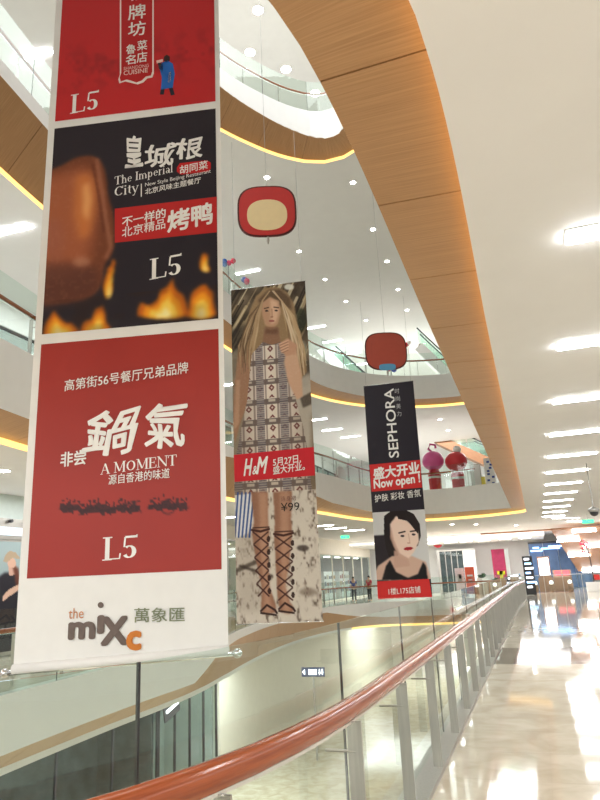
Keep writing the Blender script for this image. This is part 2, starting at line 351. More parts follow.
band(3, LOOPS[3], NORM[3], F3, C3, .12, 'trim_4', 'curved white and oak edge of the topmost balcony')
# polished tiles of the walkway, one object each, dark bands across
bt = MB(); bt.box(0, 0, -.012, .897, .897, 0); tile = bt.build('tile', MARB, fl0)
tile_me = {'c': tile.data}
for k, m_ in (('d', MARB2), ('b', MARB3)):
    d = tile.data.copy(); d.materials[0] = m_; tile_me[k] = d
first = True
for j in range(3, 48):
    for i in range(0, 5 if j > 12 else 3):
        x = -1.018+i*.9; y = j*.9
        kind = 'd' if (13.4 < y < 15.4 and True) else ('b' if 25.5 < y < 32.5 else 'c')
        if i == 0 and kind == 'c' and y > 9: kind = 'c'
        o = tile if first else link(bpy.data.objects.new('tile', tile_me[kind]), fl0)
        if first: tile.data = tile_me[kind]; first = False
        o.location = (x, y, 0)
# railings
def arc_of(loop, N, x, y, off=.05):
    P = offset(loop, N, off); seg = np.linalg.norm(np.roll(P, -1, 0)-P, axis=1); S = np.concatenate([[0], np.cumsum(seg)])
    return S[int(np.argmin((P[:, 0]-x)**2+(P[:, 1]-y)**2))], S[-1]
def rail_between(i, a, b_, *args, **kw):
    s0, T = arc_of(LOOPS[i], NORM[i], *a); s1, _ = arc_of(LOOPS[i], NORM[i], *b_)
    if s1 <= s0: s1 += T
    return railing(LOOPS[i], NORM[i], *args, s_from=s0, s_to=s1, **kw)
_s0 = arc_of(LOOPS[0], NORM[0], -3.7, .25)[0]; _sg = arc_of(LOOPS[0], NORM[0], -1.22, 4.03)[0]; _sp = arc_of(LOOPS[0], NORM[0], -1.22, 3.73)[0]
if _sg < _s0: _TT = arc_of(LOOPS[0], NORM[0], -1.25, 4)[1]; _sg += _TT; _sp += _TT
rail_between(0, (-3.7, .25), (-1.25, 42.5), F0, 'glass_railing', 'glass railing with long reddish wood handrail along the marble walkway', phase=(_sg-_s0) % 1.86, pane=1.86, rail_r=.056, rail_h=1.02, postphase=(_sp-_s0) % 1.25, post=1.25, bottom=-.1)
rail_between(0, (-1.6, 43.6), (-8.2, 6), F0, 'glass_railing', 'glass railing along the far curved edge at the walkway level', phase=.6)
rail_between(1, (-2.6, 36.1), (-8.1, 6), F1, 'glass_railing', 'glass railing on the white balcony one storey up', phase=.5)
rail_between(2, (-1.5, 34.6), (-8.4, 5.5), F2, 'glass_railing', 'glass railing on the curved balcony two storeys up', phase=.5)
rail_between(3, (-4.1, 18.4), (-8.4, 8), F3, 'glass_railing', 'glass railing on the topmost balcony', phase=.5)
#PART2
# ------------------------------------------------------------------ lamps
def strip_light(a, b, label, group, w=.15):
    a = Vector(a); b = Vector(b); c = (a+b)/2; L = (b-a).length; rz = math.atan2(b.y-a.y, b.x-a.x)
    t = thing('strip_light', label, 'ceiling light', c, rz, group)
    bx('housing', WHITE, t, -L/2-.02, -w/2-.02, -.012, L/2+.02, w/2+.02, -.001); bx('diffuser', TUBE, t, -L/2, -w/2, -.035, L/2, w/2, -.012)
    return t
for k in range(12):
    y = 5.66+3.1*k
    strip_light((.62, y, C1), (1.8, y, C1), 'long white strip light over the marble walkway, %s of its row' % ORD[k], 'strip lights in a row over the walkway', .22)
for k, (x0, y0, x1, y1) in enumerate([(553, 517.7, 578, 517.7), (568, 520.7, 592, 520.7)]):
    strip_light(at_z(x0, y0, C1), at_z(x1, y1, C1), ('white strip light beyond the end of the walkway row', 'farthest white strip light, near the green exit sign')[k], 'strip lights at the far right')
for zc, where, L in ((C3, 'two storeys up behind the curved balcony', [(15, 60, 52, 52), (238, 275, 258, 268), (308, 328, 323, 326), (323, 343, 342, 339), (343, 355, 360, 352), (358, 365, 372, 362)]),
                     (C2, 'one storey up behind the balcony', [(0, 231, 22, 229), (222, 386, 234, 383), (310, 421, 322, 418), (322, 431, 342, 428), (341, 438, 360, 435)]),
                     (C1, 'at the walkway level across the atrium', [(223, 518, 233, 516), (318, 526, 326, 525), (326, 529, 346, 527), (345, 531, 364, 529)])):
    for k, (x0, y0, x1, y1) in enumerate(L):
        a, b_ = at_z(x0, y0, zc), at_z(x1, y1, zc); d = (b_-a).normalized(); mid = (a+b_)/2; mid.z = zc; d = Vector((1, .02, 0))
        strip_light(mid-d*.62, mid+d*.62, 'white strip light %s, %s of its row' % (where, ORD[k]), 'strip lights across the atrium')
def downlight(p, label, group, r=.11):
    t = thing('downlight', label, 'downlight', p, 0, group)
    b = MB(); b.lathe([(r+.03, -.001), (r+.03, -.02), (r, -.028)], n=14); b.build('bezel', WHITE, t)
    b = MB(); b.lathe([(r, -.028), (r*.9, -.034), (r*.3, -.04)], n=14); b.build('lens', SPOT, t)
rows = {'row by the red board': [(267, 177), (299, 251), (325, 279), (346, 301), (366, 320)], 'middle row': [(353, 182), (373, 229), (387, 261), (398, 289), (407, 310)]}
for rn, L in rows.items():
    for k, (x, y) in enumerate(L): downlight(at_z(x, y, C3), 'round downlight in the high ceiling, %s in the %s' % (ORD[k], rn), 'round downlights two storeys up', .1)
for k, (x, y) in enumerate([(258, 10), (286, 69), (315, 93), (250, 52)]): downlight(at_z(x, y, C4), 'bright spot lamp on the roof above the topmost balcony, %s' % ORD[k], 'spot lamps on the roof', .22)
downlight(at_z(216, 270, C3) , 'round downlight above the left balloon bunch', 'round downlights two storeys up', .16)
for k, (x, y) in enumerate([(440, 419), (448, 430)]): downlight(at_z(x, y, C2), 'round downlight above the round pink and red figures, %s' % ORD[k], 'downlights one storey up', .12)
downlight(at_z(3, 470, C1), 'round downlight at the left edge, across the atrium', 'downlights at the walkway level', .16)
for k, (x, y) in enumerate([(432, 536), (450, 537), (466, 538), (484, 538.5), (505, 538.5), (525, 538)]):
    p = at_y(x, y, 55.0); p.z = 4.06
    t = strip_light(p-Vector((.45, 0, 0)), p+Vector((.45, 0, 0)), 'short white light under the far white bulkhead, %s from the left' % ('first', 'second', 'third', 'fourth', 'fifth', 'sixth')[k], 'short lights under the far bulkhead', .16)
for k, (x, y) in enumerate([(452, 524), (476, 524), (516, 525)]): downlight(at_z(x, y, C1), 'tiny downlight in the far ceiling past the beam end, %s from the left' % ('first', 'second', 'third')[k], 'downlights in the far ceiling', .12)
# ------------------------------------------------------------------ prints: numpy painting on fine grids
def to_lin(a): return np.where(a <= .04045, a/12.92, ((a+.055)/1.055)**2.4)
class Print:
    def __init__(s, to_uv, quad_px, res, base):
        s.uv = to_uv; Q = [to_uv(*p) for p in quad_px]     # TL TR BR BL
        s.u0 = min(q[0] for q in Q); s.u1 = max(q[0] for q in Q); s.v0 = min(q[1] for q in Q); s.v1 = max(q[1] for q in Q)
        s.w = res; s.h = max(2, int(res*(s.v1-s.v0)/(s.u1-s.u0))); s.a = np.ones((s.h, s.w, 3))*np.array(base)/255.
        s.U, s.V = np.meshgrid(np.linspace(s.u0, s.u1, s.w), np.linspace(s.v1, s.v0, s.h))
        s.d = (s.u1-s.u0)/s.w
    def blur(s, m, r):
        r = int(round(r))
        for _ in range(2):
            if r < 1: break
            for ax in (0, 1):
                p = np.pad(m, [(r+1, r) if k == ax else (0, 0) for k in (0, 1)], mode='edge'); c = np.cumsum(p, ax)
                n = m.shape[ax]; hi = np.take(c, range(2*r+1, 2*r+1+n), ax); lo = np.take(c, range(0, n), ax); m = (hi-lo)/(2*r+1)
        return m
    def mix(s, m, col, op=1):
        m = (m*op)[..., None]; s.a = s.a*(1-m)+np.array(col)/255.*m
    def inside(s, P):
        x, y = s.U, s.V; m = np.zeros(x.shape, bool); n = len(P)
        for i in range(n):
            (x0, y0), (x1, y1) = P[i], P[(i+1) % n]
            if abs(y1-y0) < 1e-9: continue
            c = ((y0 > y) != (y1 > y)) & (x < (x1-x0)*(y-y0)/(y1-y0)+x0); m ^= c
        return m.astype(float)
    def poly(s, pts, col, op=1, soft=0): s.mix(s.blur(s.inside([s.uv(*p) for p in pts]), soft), col, op)
    def ell(s, x, y, rx, ry, col, op=1, soft=0, rot=0):
        c, n = math.cos(rot), math.sin(rot)
        s.poly([(x+rx*math.cos(t)*c-ry*math.sin(t)*n, y+rx*math.cos(t)*n+ry*math.sin(t)*c) for t in np.linspace(0, 2*math.pi, 25)[:-1]], col, op, soft)
    def line(s, pts, wpx, col, op=1, soft=0):
        P = [np.array(s.uv(*p)) for p in pts]; k = abs(s.uv(pts[0][0]+1, pts[0][1])[0]-s.uv(*pts[0])[0]); m = np.zeros(s.U.shape)
        W = wpx if isinstance(wpx, (list, tuple)) else [wpx]*len(P)
        for i in range(len(P)-1):
            a, b = P[i], P[i+1]; ab = b-a; t = np.clip(((s.U-a[0])*ab[0]+(s.V-a[1])*ab[1])/max(1e-9, ab@ab), 0, 1)
            d = np.hypot(s.U-a[0]-t*ab[0], s.V-a[1]-t*ab[1]); wd = (W[i]*(1-t)+W[i+1]*t)*k/2
            m = np.maximum(m, np.clip((wd-d)/s.d+.5, 0, 1))
        s.mix(s.blur(m, soft), col, op)
    def noise(s, cells_u, cells_v, seed):
        r = np.random.default_rng(seed); g = r.random((cells_v+2, cells_u+2)); y = np.linspace(0, cells_v, s.h); x = np.linspace(0, cells_u, s.w)
        yi = y.astype(int); xi = x.astype(int); fy = (y-yi)[:, None]; fx = (x-xi)[None]; fy = fy*fy*(3-2*fy); fx = fx*fx*(3-2*fx)
        G = lambda a, b: g[np.clip(yi+a, 0, cells_v+1)][:, np.clip(xi+b, 0, cells_u+1)]
        return G(0, 0)*(1-fy)*(1-fx)+G(1, 0)*fy*(1-fx)+G(0, 1)*(1-fy)*fx+G(1, 1)*fy*fx
    def build(s, name, parent, y, label=None):
        v = np.stack([s.U, np.full_like(s.U, y), s.V], -1).reshape(-1, 3); idx = np.arange(s.h*s.w).reshape(s.h, s.w)
        f = np.stack([idx[:-1, :-1], idx[1:, :-1], idx[1:, 1:], idx[:-1, 1:]], -1).reshape(-1, 4)
        me = bpy.data.meshes.new(name); me.vertices.add(len(v)); me.vertices.foreach_set('co', v.ravel()); n = len(f)
        me.loops.add(n*4); me.loops.foreach_set('vertex_index', f.ravel().astype(np.int32)); me.polygons.add(n); me.polygons.foreach_set('loop_start', np.arange(0, n*4, 4, dtype=np.int32))
        me.update(calc_edges=True); c = me.color_attributes.new('ink', 'FLOAT_COLOR', 'POINT')
        c.data.foreach_set('color', np.concatenate([to_lin(np.clip(s.a, 0, 1)).reshape(-1, 3), np.ones((s.h*s.w, 1))], 1).ravel().astype(np.float32))
        me.materials.append(INK); o = link(bpy.data.objects.new(name, me), parent)
        if label: o['label'] = label
        return o
def ink(c): return mat('ink_%d_%d_%d' % c, srgb(*c), .45, spec=.25, var=.02, scale=5)
_fo = None
def glyphs(body, offset_=0):
    global _fo
    cu = bpy.data.curves.new('lettering', 'FONT'); cu.body = body; cu.offset = offset_; cu.resolution_u = 3
    o = bpy.data.objects.new('lettering', cu); COL.objects.link(o); bpy.context.view_layer.update()
    me = bpy.data.meshes.new_from_object(o.evaluated_get(bpy.context.evaluated_depsgraph_get()))
    bpy.data.objects.remove(o); bpy.data.curves.remove(cu); return me
# hand-drawn serif letters: 'l' stroke, 's' serif bar, 'a' arc with contrast
SER = {'L': (.62, [('l', .16, 0, .16, 1, .15), ('s', .16, 1, .16), ('s', .16, 0, .16), ('l', .1, .025, .6, .025, .05), ('l', .575, .0, .6, .26, .05)]),
 '5': (.6, [('l', .14, .97, .55, .97, .1), ('l', .14, .97, .11, .52, .06), ('a', .28, .3, .24, .29, -150, 130, .15), ('l', .5, .95, .54, 1.05, .05)]),
 'A': (.78, [('l', .37, 1, .1, .02, .05), ('l', .37, 1, .66, .02, .13), ('l', .2, .36, .56, .36, .05), ('s', .1, 0, .1), ('s', .66, 0, .14)]),
 'M': (.98, [('l', .14, 0, .14, 1, .05), ('l', .16, 1, .48, .1, .13), ('l', .5, .1, .8, 1, .05), ('l', .84, 0, .84, 1, .14), ('s', .14, 0, .12), ('s', .84, 0, .14), ('s', .1, 1, .1), ('s', .86, 1, .12)]),
 'O': (.86, [('a', .43, .5, .36, .47, 0, 360, .14)]), 'C': (.78, [('a', .43, .5, .36, .47, 40, 320, .14), ('l', .7, .72, .72, .98, .05)]),
 'E': (.7, [('l', .17, 0, .17, 1, .14), ('s', .17, 0, .14), ('s', .17, 1, .14), ('l', .1, .975, .6, .975, .05), ('l', .1, .025, .63, .025, .05), ('l', .2, .52, .48, .52, .05), ('l', .6, .98, .6, .76, .05), ('l', .63, .02, .64, .27, .05), ('l', .48, .4, .48, .64, .04)]),
 'N': (.88, [('l', .14, 0, .14, 1, .05), ('l', .12, 1, .76, .02, .13), ('l', .76, 0, .76, 1, .05), ('s', .14, 0, .12), ('s', .1, 1, .08), ('s', .76, 1, .12)]),
 'T': (.74, [('l', .37, 0, .37, 1, .14), ('s', .37, 0, .15), ('l', .05, .975, .69, .975, .05), ('l', .05, .98, .04, .74, .05), ('l', .69, .98, .7, .74, .05)]),
 'I': (.36, [('l', .18, 0, .18, 1, .14), ('s', .18, 0, .15), ('s', .18, 1, .15)]),
 'h': (.6, [('l', .13, 0, .13, 1, .11), ('s', .13, 0, .11), ('s', .1, 1, .06), ('a', .29, .42, .16, .24, 0, 150, .1), ('l', .45, 0, .45, .42, .11), ('s', .45, 0, .11)]),
 'e': (.52, [('a', .26, .33, .21, .32, 0, 320, .1), ('l', .06, .36, .46, .36, .04)]), 'm': (.92, [('l', .13, 0, .13, .64, .11), ('s', .13, 0, .11), ('s', .1, .64, .06), ('a', .28, .42, .15, .23, 0, 150, .1), ('l', .43, 0, .43, .42, .11), ('s', .43, 0, .1), ('a', .6, .42, .16, .23, 0, 150, .1), ('l', .76, 0, .76, .42, .11), ('s', .76, 0, .11)]),
 'p': (.6, [('l', .13, -.3, .13, .64, .11), ('s', .13, -.3, .12), ('s', .1, .64, .06), ('a', .3, .32, .2, .32, -160, 160, .11)]), 'r': (.42, [('l', .13, 0, .13, .64, .11), ('s', .13, 0, .12), ('s', .1, .64, .06), ('a', .28, .45, .14, .19, 40, 150, .1)]),
 'i': (.3, [('l', .14, 0, .14, .64, .11), ('s', .14, 0, .12), ('s', .11, .64, .06), ('l', .14, .82, .14, .94, .12)]), 'a': (.52, [('a', .22, .18, .15, .18, 0, 360, .09), ('a', .24, .45, .16, .2, 0, 160, .09), ('l', .4, 0, .4, .46, .11), ('s', .42, 0, .06)]),
 'l': (.3, [('l', .14, 0, .14, 1, .11), ('s', .14, 0, .12), ('s', .11, 1, .06)]), 't': (.36, [('l', .17, .1, .17, .85, .11), ('l', .03, .62, .32, .62, .05), ('a', .25, .1, .08, .1, 180, 330, .08)]), 'y': (.56, [('l', .08, .64, .28, .02, .1), ('l', .48, .64, .2, -.28, .05), ('s', .1, .64, .1), ('s', .47, .64, .09), ('l', .2, -.28, .08, -.26, .08)]), ' ': (.3, [])}
def serif_polys(text):
    x = 0; out = []
    for ch in text:
        wd, st = SER[ch]
        for q in st:
            if q[0] == 'l':
                _, x0, y0, x1, y1, t = q; d = math.hypot(x1-x0, y1-y0); nx, ny = -(y1-y0)/d*t/2, (x1-x0)/d*t/2
                out.append([(x+x0+nx, y0+ny), (x+x0-nx, y0-ny), (x+x1-nx, y1-ny), (x+x1+nx, y1+ny)])
            elif q[0] == 's': _, cx, cy, hw = q; out.append([(x+cx-hw, cy-.025), (x+cx+hw, cy-.025), (x+cx+hw, cy+.025), (x+cx-hw, cy+.025)])
            else:
                _, cx, cy, rx, ry, a0, a1, t = q; n = 18; P = []
                for k in range(n+1):
                    a = math.radians(a0+(a1-a0)*k/n); h = (.3+.7*abs(math.cos(a)))*t/2
                    P.append(((x+cx+(rx-t/2+h)*math.cos(a), cy+(ry-t/4+h)*math.sin(a)), (x+cx+(rx-t/2-h)*math.cos(a), cy+(ry-t/4-h)*math.sin(a))))
                for (p, q_), (r, s) in zip(P[:-1], P[1:]): out.append([p, q_, s, r])
        x += wd
    return out, x
class Banner:
    def __init__(s, name, label, pos, yaw, pitch, roll, height, cat='banner'):
        s.root = thing(name, label, cat)
        s.m = Matrix.Rotation(yaw, 3, 'Z') @ Matrix.Rotation(pitch, 3, 'X') @ Matrix.Rotation(roll, 3, 'Y')
        s.pos = Vector(pos); s.root.matrix_world = Matrix.Translation(s.pos) @ s.m.to_4x4(); s.h = height; s.mi = s.m.inverted(); s.tilt = 0
    def uv(s, px, py):
        n = s.m @ Vector((0, 1, 0)); d = ray(px, py); k = (s.pos-Vector((0, 0, EYE))).dot(n)/d.dot(n); p = s.mi @ (Vector((0, 0, EYE))+d*k-s.pos)
        return (p.x, p.z)
    def flat(s, name, pts_px, col, y=-.004, label=None, uv=False, m_=None):
        b = MB(); P = [(p if uv else s.uv(*p)) for p in pts_px]; b.poly([(u, y, v) for u, v in P][::1])
        o = b.build(name, m_ or ink(col), s.root)
        if label: o['label'] = label
        return o
    def frame(s, c, hw):  # frame of a text box: px centre, half width -> uv centre and direction of the baseline
        return s.uv(*c)
    def text(s, body, box, col, bold=0, y=-.008, font='sans', shear=0, rot=0, name='lettering', brush=False, ang=None):
        # box: x0,y0,x1,y1 in the photograph; the text is fitted to the box on the cloth
        x0, y0, x1, y1 = box; cx, cy = (x0+x1)/2, (y0+y1)/2
        ul = s.uv(x0, cy)[0]; ur = s.uv(x1, cy)[0]; vt = s.uv(cx, y0)[1]; vb = s.uv(cx, y1)[1]; b = MB()
        if font == 'sans':
            me = glyphs(body, 0); V = np.array([v.co[:2] for v in me.vertices]); Fc = [tuple(p.vertices) for p in me.polygons]; bpy.data.meshes.remove(me)
        else:
            P, wd = serif_polys(body); V = np.array([p for q in P for p in q]); Fc = [tuple(range(4*i, 4*i+4)) for i in range(len(P))]
        if shear: V[:, 0] += V[:, 1]*shear
        if rot == 90: V = np.stack([-V[:, 1], V[:, 0]], 1)
        if bold:       # heavier stroke: the outline stamped around itself
            n = len(V); st = [(math.cos(t)*bold, math.sin(t)*bold) for t in np.linspace(0, 2*math.pi, 9)[:-1]]+[(0, 0)]
            Fc = [tuple(i+k*n for i in f) for k in range(len(st)) for f in Fc]; V = np.concatenate([V+np.array(d) for d in st])
        if brush: V = V+np.stack([.035*np.sin(V[:, 1]*7+V[:, 0]*3), .045*np.sin(V[:, 0]*6+1)+.03*V[:, 0]], 1)
        mn, mx = V.min(0), V.max(0); V = (V-mn)/(mx-mn)
        V = np.stack([ul+V[:, 0]*(ur-ul), vb+V[:, 1]*(vt-vb)], 1)
        if ang: V[:, 1] += (V[:, 0]-(ul+ur)/2)*ang
        nb = len(V)//9 if bold else len(V); b.v = [(u, y-.0005*(i//nb), v) for i, (u, v) in enumerate(V)]; b.f = Fc; b.uv = [[(0, 0)]*len(f) for f in Fc]
        return b.build(name, ink(col), s.root)
    def cloth(s, col, u0=-1, u1=1, v0=0, name='cloth'):
        b = MB(); n = 24; m_ = 4
        for i in range(n):
            for j in range(m_):
                ua, ub = u0+(u1-u0)*j/m_, u0+(u1-u0)*(j+1)/m_; va, vb = v0+(s.h-v0)*i/n, v0+(s.h-v0)*(i+1)/n
                e = s.tilt if i == 0 else 0; b.quad((ua, 0, va+e*ua), (ub, 0, va+e*ub), (ub, 0, vb), (ua, 0, vb))
        return b.build(name, ink(col), s.root)
    def rods(s, r=.03, bottom=True, wires_to=None, ext=.08):
        zs = ([0] if bottom else [])+[s.h]
        for z in zs:
            b = MB(); e = s.tilt if z == 0 else 0; b.tube([(-1-ext, .0, z-e), (1+ext, .0, z+e)], r*.55, 10); rod = b.build('rod', CHROME, s.root, True)
            for sg in (-1, 1): c = MB(); c.ball((sg*(1+ext), 0, z+e*sg), r*.95, 10, 6); c.build('end_knob', CHROME, rod, True)
        if wires_to:
            for sg in (-.9, .9): b = MB(); b.tube([(sg, 0, s.h), (sg, 0, wires_to)], .006, 5); b.build('wire', WIRE, s.root)
RED1 = (196, 44, 48); RED2 = (158, 48, 42); PW = (243, 242, 240)
# ---- banner one: three restaurant panels and the mall's name
B = Banner('hanging_banner', 'tall white banner with three restaurant panels, nearest and largest of the three banners', (-3.636, 5.316, -.653+EYE), .218, .007, .001, 11.0); B.tilt = .052
B.cloth((236, 236, 235), v0=.02); B.rods(.045, wires_to=18)
b = MB(); b.tube([(-1, -.0, .03-.052), (1, -.0, .03+.052)], .045, 14); b.build('hem_roll', ink((236, 236, 235)), B.root, True)
# red top panel runs up to the top of the cloth, out of the frame
q = [B.uv(63.5, 0), B.uv(215.5, -22), B.uv(216, 99), B.uv(55.5, 124)]
uL, uR = B.uv(55, 124)[0], B.uv(215.5, 99)[0]
vb_ = (q[2][1]+q[3][1])/2
PT = Print(lambda x, y: (x, y), [(uL, 9.4), (uR, 9.4), (uR, vb_), (uL, vb_)], 110, RED1)
nz = PT.noise(14, 26, 3)*.6+PT.noise(40, 60, 4)*.4
ba = np.clip(1-np.abs(PT.V-B.uv(130, 62)[1])/.42, 0, 1)
PT.mix(np.clip((nz-.42)*3, 0, 1)*ba, (120, 30, 36), .5)
PT.build('print_panel', B.root, -.004, 'red panel with faint ink-wash buildings')
pl = [(121.5, -30), (152.5, -33), (152.5, 72), (151, 76), (146, 77), (142, 81), (136.5, 83), (131, 81), (127, 80), (121, 82), (120, 78), (121.5, 73)]
B.flat('plaque', [(x+(1.5 if x > 136 else -1.5), y+(1.8 if y > 0 else 0)) for x, y in pl], (240, 225, 220), -.006)
B.flat('plaque_field', pl, (186, 38, 42), -.0075)
B.text('朝', (128, -14, 146, 1), PW, .012, -.009); B.text('牌', (128.5, 5, 146, 20), PW, .012, -.009); B.text('坊', (128.5, 22, 146, 36.5), PW, .012, -.009)
for ch, bb in (('魯', (126.5, 45, 136, 54.5)), ('名', (126, 55.5, 136, 65)), ('菜', (137.5, 41, 147.5, 51)), ('店', (137, 52.5, 147.5, 63))): B.text(ch, bb, PW, .01, -.009)
B.text('SHANDONG', (124, 66, 149, 69.2), (235, 200, 196), 0, -.009); B.text('CUISINE', (124, 70, 148, 74.5), (235, 200, 196), .01, -.009)
B.text('L5', (71, 92.5, 99, 112), PW, font='serif', ang=.04)
# blue-robed waiter drawing
for nm, pts, c in (('robe', [(162, 63), (168, 61), (173, 64), (175, 74), (173, 88), (161, 90), (162, 78), (160, 70)], (38, 104, 190)), ('head', [(164, 57), (167, 55), (170, 57), (170, 61), (167, 63), (164, 61)], (60, 40, 40)), ('tray', [(156.5, 61), (163, 59.5), (163, 62), (157, 64)], (230, 190, 180)), ('trouser', [(161, 89), (165, 88.5), (164, 95), (160, 95)], (40, 40, 52)), ('trouser', [(169, 88.5), (173, 88), (175, 95), (171, 96)], (40, 40, 52)), ('cloth_strip', [(169, 73), (171, 72), (171, 82), (168, 83)], (226, 220, 226)), ('sleeve', [(158, 63), (163, 64), (163, 72), (159, 69)], (50, 48, 60))):
    B.flat(nm, pts, c, -.0065)
# black roast duck panel
pu0, pu1 = B.uv(55, 200)[0], B.uv(217, 200)[0]; pv1 = (B.uv(54, 131.5)[1]+B.uv(216, 106)[1])/2; pv0 = (B.uv(46, 335)[1]+B.uv(217, 318)[1])/2
class PrintUV(Print):
    def __init__(s, B_, u0, v0, u1, v1, res, base):
        s.uv = B_.uv; s.u0, s.u1, s.v0, s.v1 = u0, u1, v0, v1; s.w = res; s.h = max(2, int(res*(v1-v0)/(u1-u0))); s.a = np.ones((s.h, s.w, 3))*np.array(base)/255.
        s.U, s.V = np.meshgrid(np.linspace(u0, u1, s.w), np.linspace(v1, v0, s.h)); s.d = (u1-u0)/s.w
P = PrintUV(B, uL, pv0, uR, pv1, 215, (44, 39, 47))
duck = [(40, 175), (58, 168), (74, 160), (88, 156), (98, 158), (104, 168), (107, 182), (110, 200), (113, 218), (114, 236), (113, 252), (108, 264), (103, 278), (98, 292), (85, 300), (60, 303), (40, 306)]
def chaikin(p, n=2):
    for _ in range(n): p = [q for a, b_ in zip(p, p[1:]+p[:1]) for q in ((a[0]*.75+b_[0]*.25, a[1]*.75+b_[1]*.25), (a[0]*.25+b_[0]*.75, a[1]*.25+b_[1]*.75))]
    return p
duck = chaikin([(30, 200), (46, 172), (62, 166), (76, 157), (94, 155), (103, 163), (107, 178), (108, 196), (114, 214), (116, 236), (113, 254), (104, 266), (103, 282), (94, 297), (70, 303), (30, 306)])
P.poly(duck, (120, 66, 44), 1, 2); P.poly([(40, 180), (66, 172), (86, 166), (96, 182), (96, 212), (92, 246), (84, 270), (60, 278), (40, 280)], (172, 98, 66), .9, 8)
P.poly([(76, 176), (90, 172), (97, 186), (96, 210), (90, 236), (80, 240), (74, 214)], (206, 122, 66), .9, 5); P.poly([(83, 185), (89, 183), (92, 200), (88, 222), (83, 214)], (238, 176, 112), .8, 3)
P.line([(97, 160), (102, 190), (106, 220), (111, 248), (106, 258)], 3.5, (186, 128, 100), .6, 2); P.line([(93, 165), (99, 196), (104, 232)], 2, (96, 46, 34), .7, 1)
P.poly([(40, 262), (70, 262), (98, 268), (100, 290), (80, 302), (40, 308)], (92, 54, 46), .75, 6); P.ell(55, 240, 10, 22, (160, 96, 78), .6, 6); P.ell(82, 262, 9, 5, (206, 150, 120), .5, 3)
P.mix(np.clip((P.noise(60, 80, 5)-.55)*2, 0, 1)*P.inside([P.uv(*p) for p in duck]), (210, 150, 110), .1)
def flame(pts, tip=0):
    rr = random.Random(int(pts[0][0]*7)); pts = [q for a, b_ in zip(pts, pts[1:]) for q in (a, ((a[0]+b_[0])/2+rr.uniform(-2.5, 2.5), (a[1]+b_[1])/2+rr.uniform(-4, 4)))]+[pts[-1]]; pts = chaikin(pts, 1)
    P.poly(pts, (214, 110, 24), .95, 2)
    cx = sum(p[0] for p in pts)/len(pts); cy = max(p[1] for p in pts)
    for k, c in ((.78, (250, 168, 40)), (.55, (255, 222, 96)), (.3, (255, 244, 180))): P.poly([(cx+(x-cx)*k, cy+(y-cy)*k) for x, y in pts], c, .9, 2)
for fl_ in ([(138, 318), (141, 302), (148, 306), (158, 300), (166, 288), (173, 277), (178, 292), (186, 302), (191, 318)], [(184, 318), (190, 300), (197, 288), (206, 284), (214, 292), (218, 318)], [(44, 336), (46, 322), (54, 310), (62, 320), (70, 322), (80, 334)], [(74, 336), (82, 324), (92, 320), (96, 308), (102, 304), (106, 318), (111, 328), (110, 336)], [(106, 300), (103, 284), (107, 268), (112, 258), (115, 266), (111, 280), (111, 294)], [(200, 270), (203, 252), (209, 254), (207, 264), (210, 272)]): flame(fl_)
P.mix(np.clip((P.noise(9, 20, 8)-.5)*1.5, 0, 1)*(P.V < B.uv(100, 296)[1]), (60, 34, 20), .5)
P.build('print_panel', B.root, -.004, 'black panel with roast duck over flames')
B.text('皇', (125.5, 136, 144, 168), PW, .025, font='sans', shear=-.05, brush=True); B.text('城', (145, 144, 177, 168), PW, .02, shear=.12, brush=True); B.text('根', (176, 138, 203, 160), PW, .025, shear=.1, brush=True)
B.flat('red_pill', [(177, 168), (180, 163.5), (207, 160.5), (211, 163), (211, 169), (208, 172), (181, 175), (177, 172)], (200, 36, 40), -.006); B.text('胡同菜', (180, 163.5, 208, 172), PW, .01, ang=.1)
B.text('The Imperial', (115, 170.5, 173, 181.5), PW, font='serif', ang=.12); B.text('City', (115, 185, 139, 197.5), PW, font='serif', ang=.12)
B.flat('divider', [(141, 184), (142, 184), (142, 197), (141, 197)], PW, -.006)
B.text('New Style Beijing Restaurant', (145.5, 176.3, 211, 181.2), PW, .0, ang=.11); B.text('北京风味主题餐厅', (145.5, 183.3, 201, 189.3), PW, .006, ang=.11)
B.flat('red_label', [(115, 209), (217, 197), (217, 232.5), (115, 243)], (190, 44, 44), -.006)
B.text('不一样的', (122.5, 212.8, 166, 223), PW, .02, ang=.12); B.text('北京精品', (122.5, 223.2, 165.5, 233.4), PW, .002, ang=.12); B.text('烤鸭', (167.5, 206.5, 213, 229), PW, .03, ang=.12)
B.text('L5', (150, 256, 182, 277.5), PW, font='serif', ang=.08)
# dark red panel
rv1 = (B.uv(44, 343.5)[1]+B.uv(217, 330)[1])/2; rv0 = (B.uv(28.8, 577)[1]+B.uv(218, 571)[1])/2
P = PrintUV(B, uL, rv0, uR, rv1, 120, (166, 54, 47)); P.mix(P.noise(5, 6, 2), (152, 46, 40), .5)
def inkblots(x0, y0, x1, y1, seed, n):
    r = random.Random(seed)
    for k in range(n):
        x = x0+(x1-x0)*(k+.5)/n; y = (y0+y1)/2+r.uniform(-2, 2); P.ell(x, y+2, r.uniform(1.5, 3), r.uniform(3, 6), (52, 26, 32), .85, 0, r.uniform(-.5, .5)); P.ell(x+r.uniform(-1, 1), y-5+r.uniform(-2, 2), 1.4, 1.6, (52, 26, 32), .85)
        P.line([(x-3, y+r.uniform(-4, 6)), (x+3, y+r.uniform(-4, 6))], 1.2, (52, 26, 32), .9)
inkblots(61, 496, 140, 519, 1, 20); inkblots(149, 492, 188, 515, 2, 9)
P.line([(168+7*math.cos(t), 507+7*math.sin(t)) for t in np.linspace(0, 6.3, 20)], 1.2, (52, 26, 32), .9)
P.build('print_panel', B.root, -.004, 'dark red panel with ink-brush street scene')
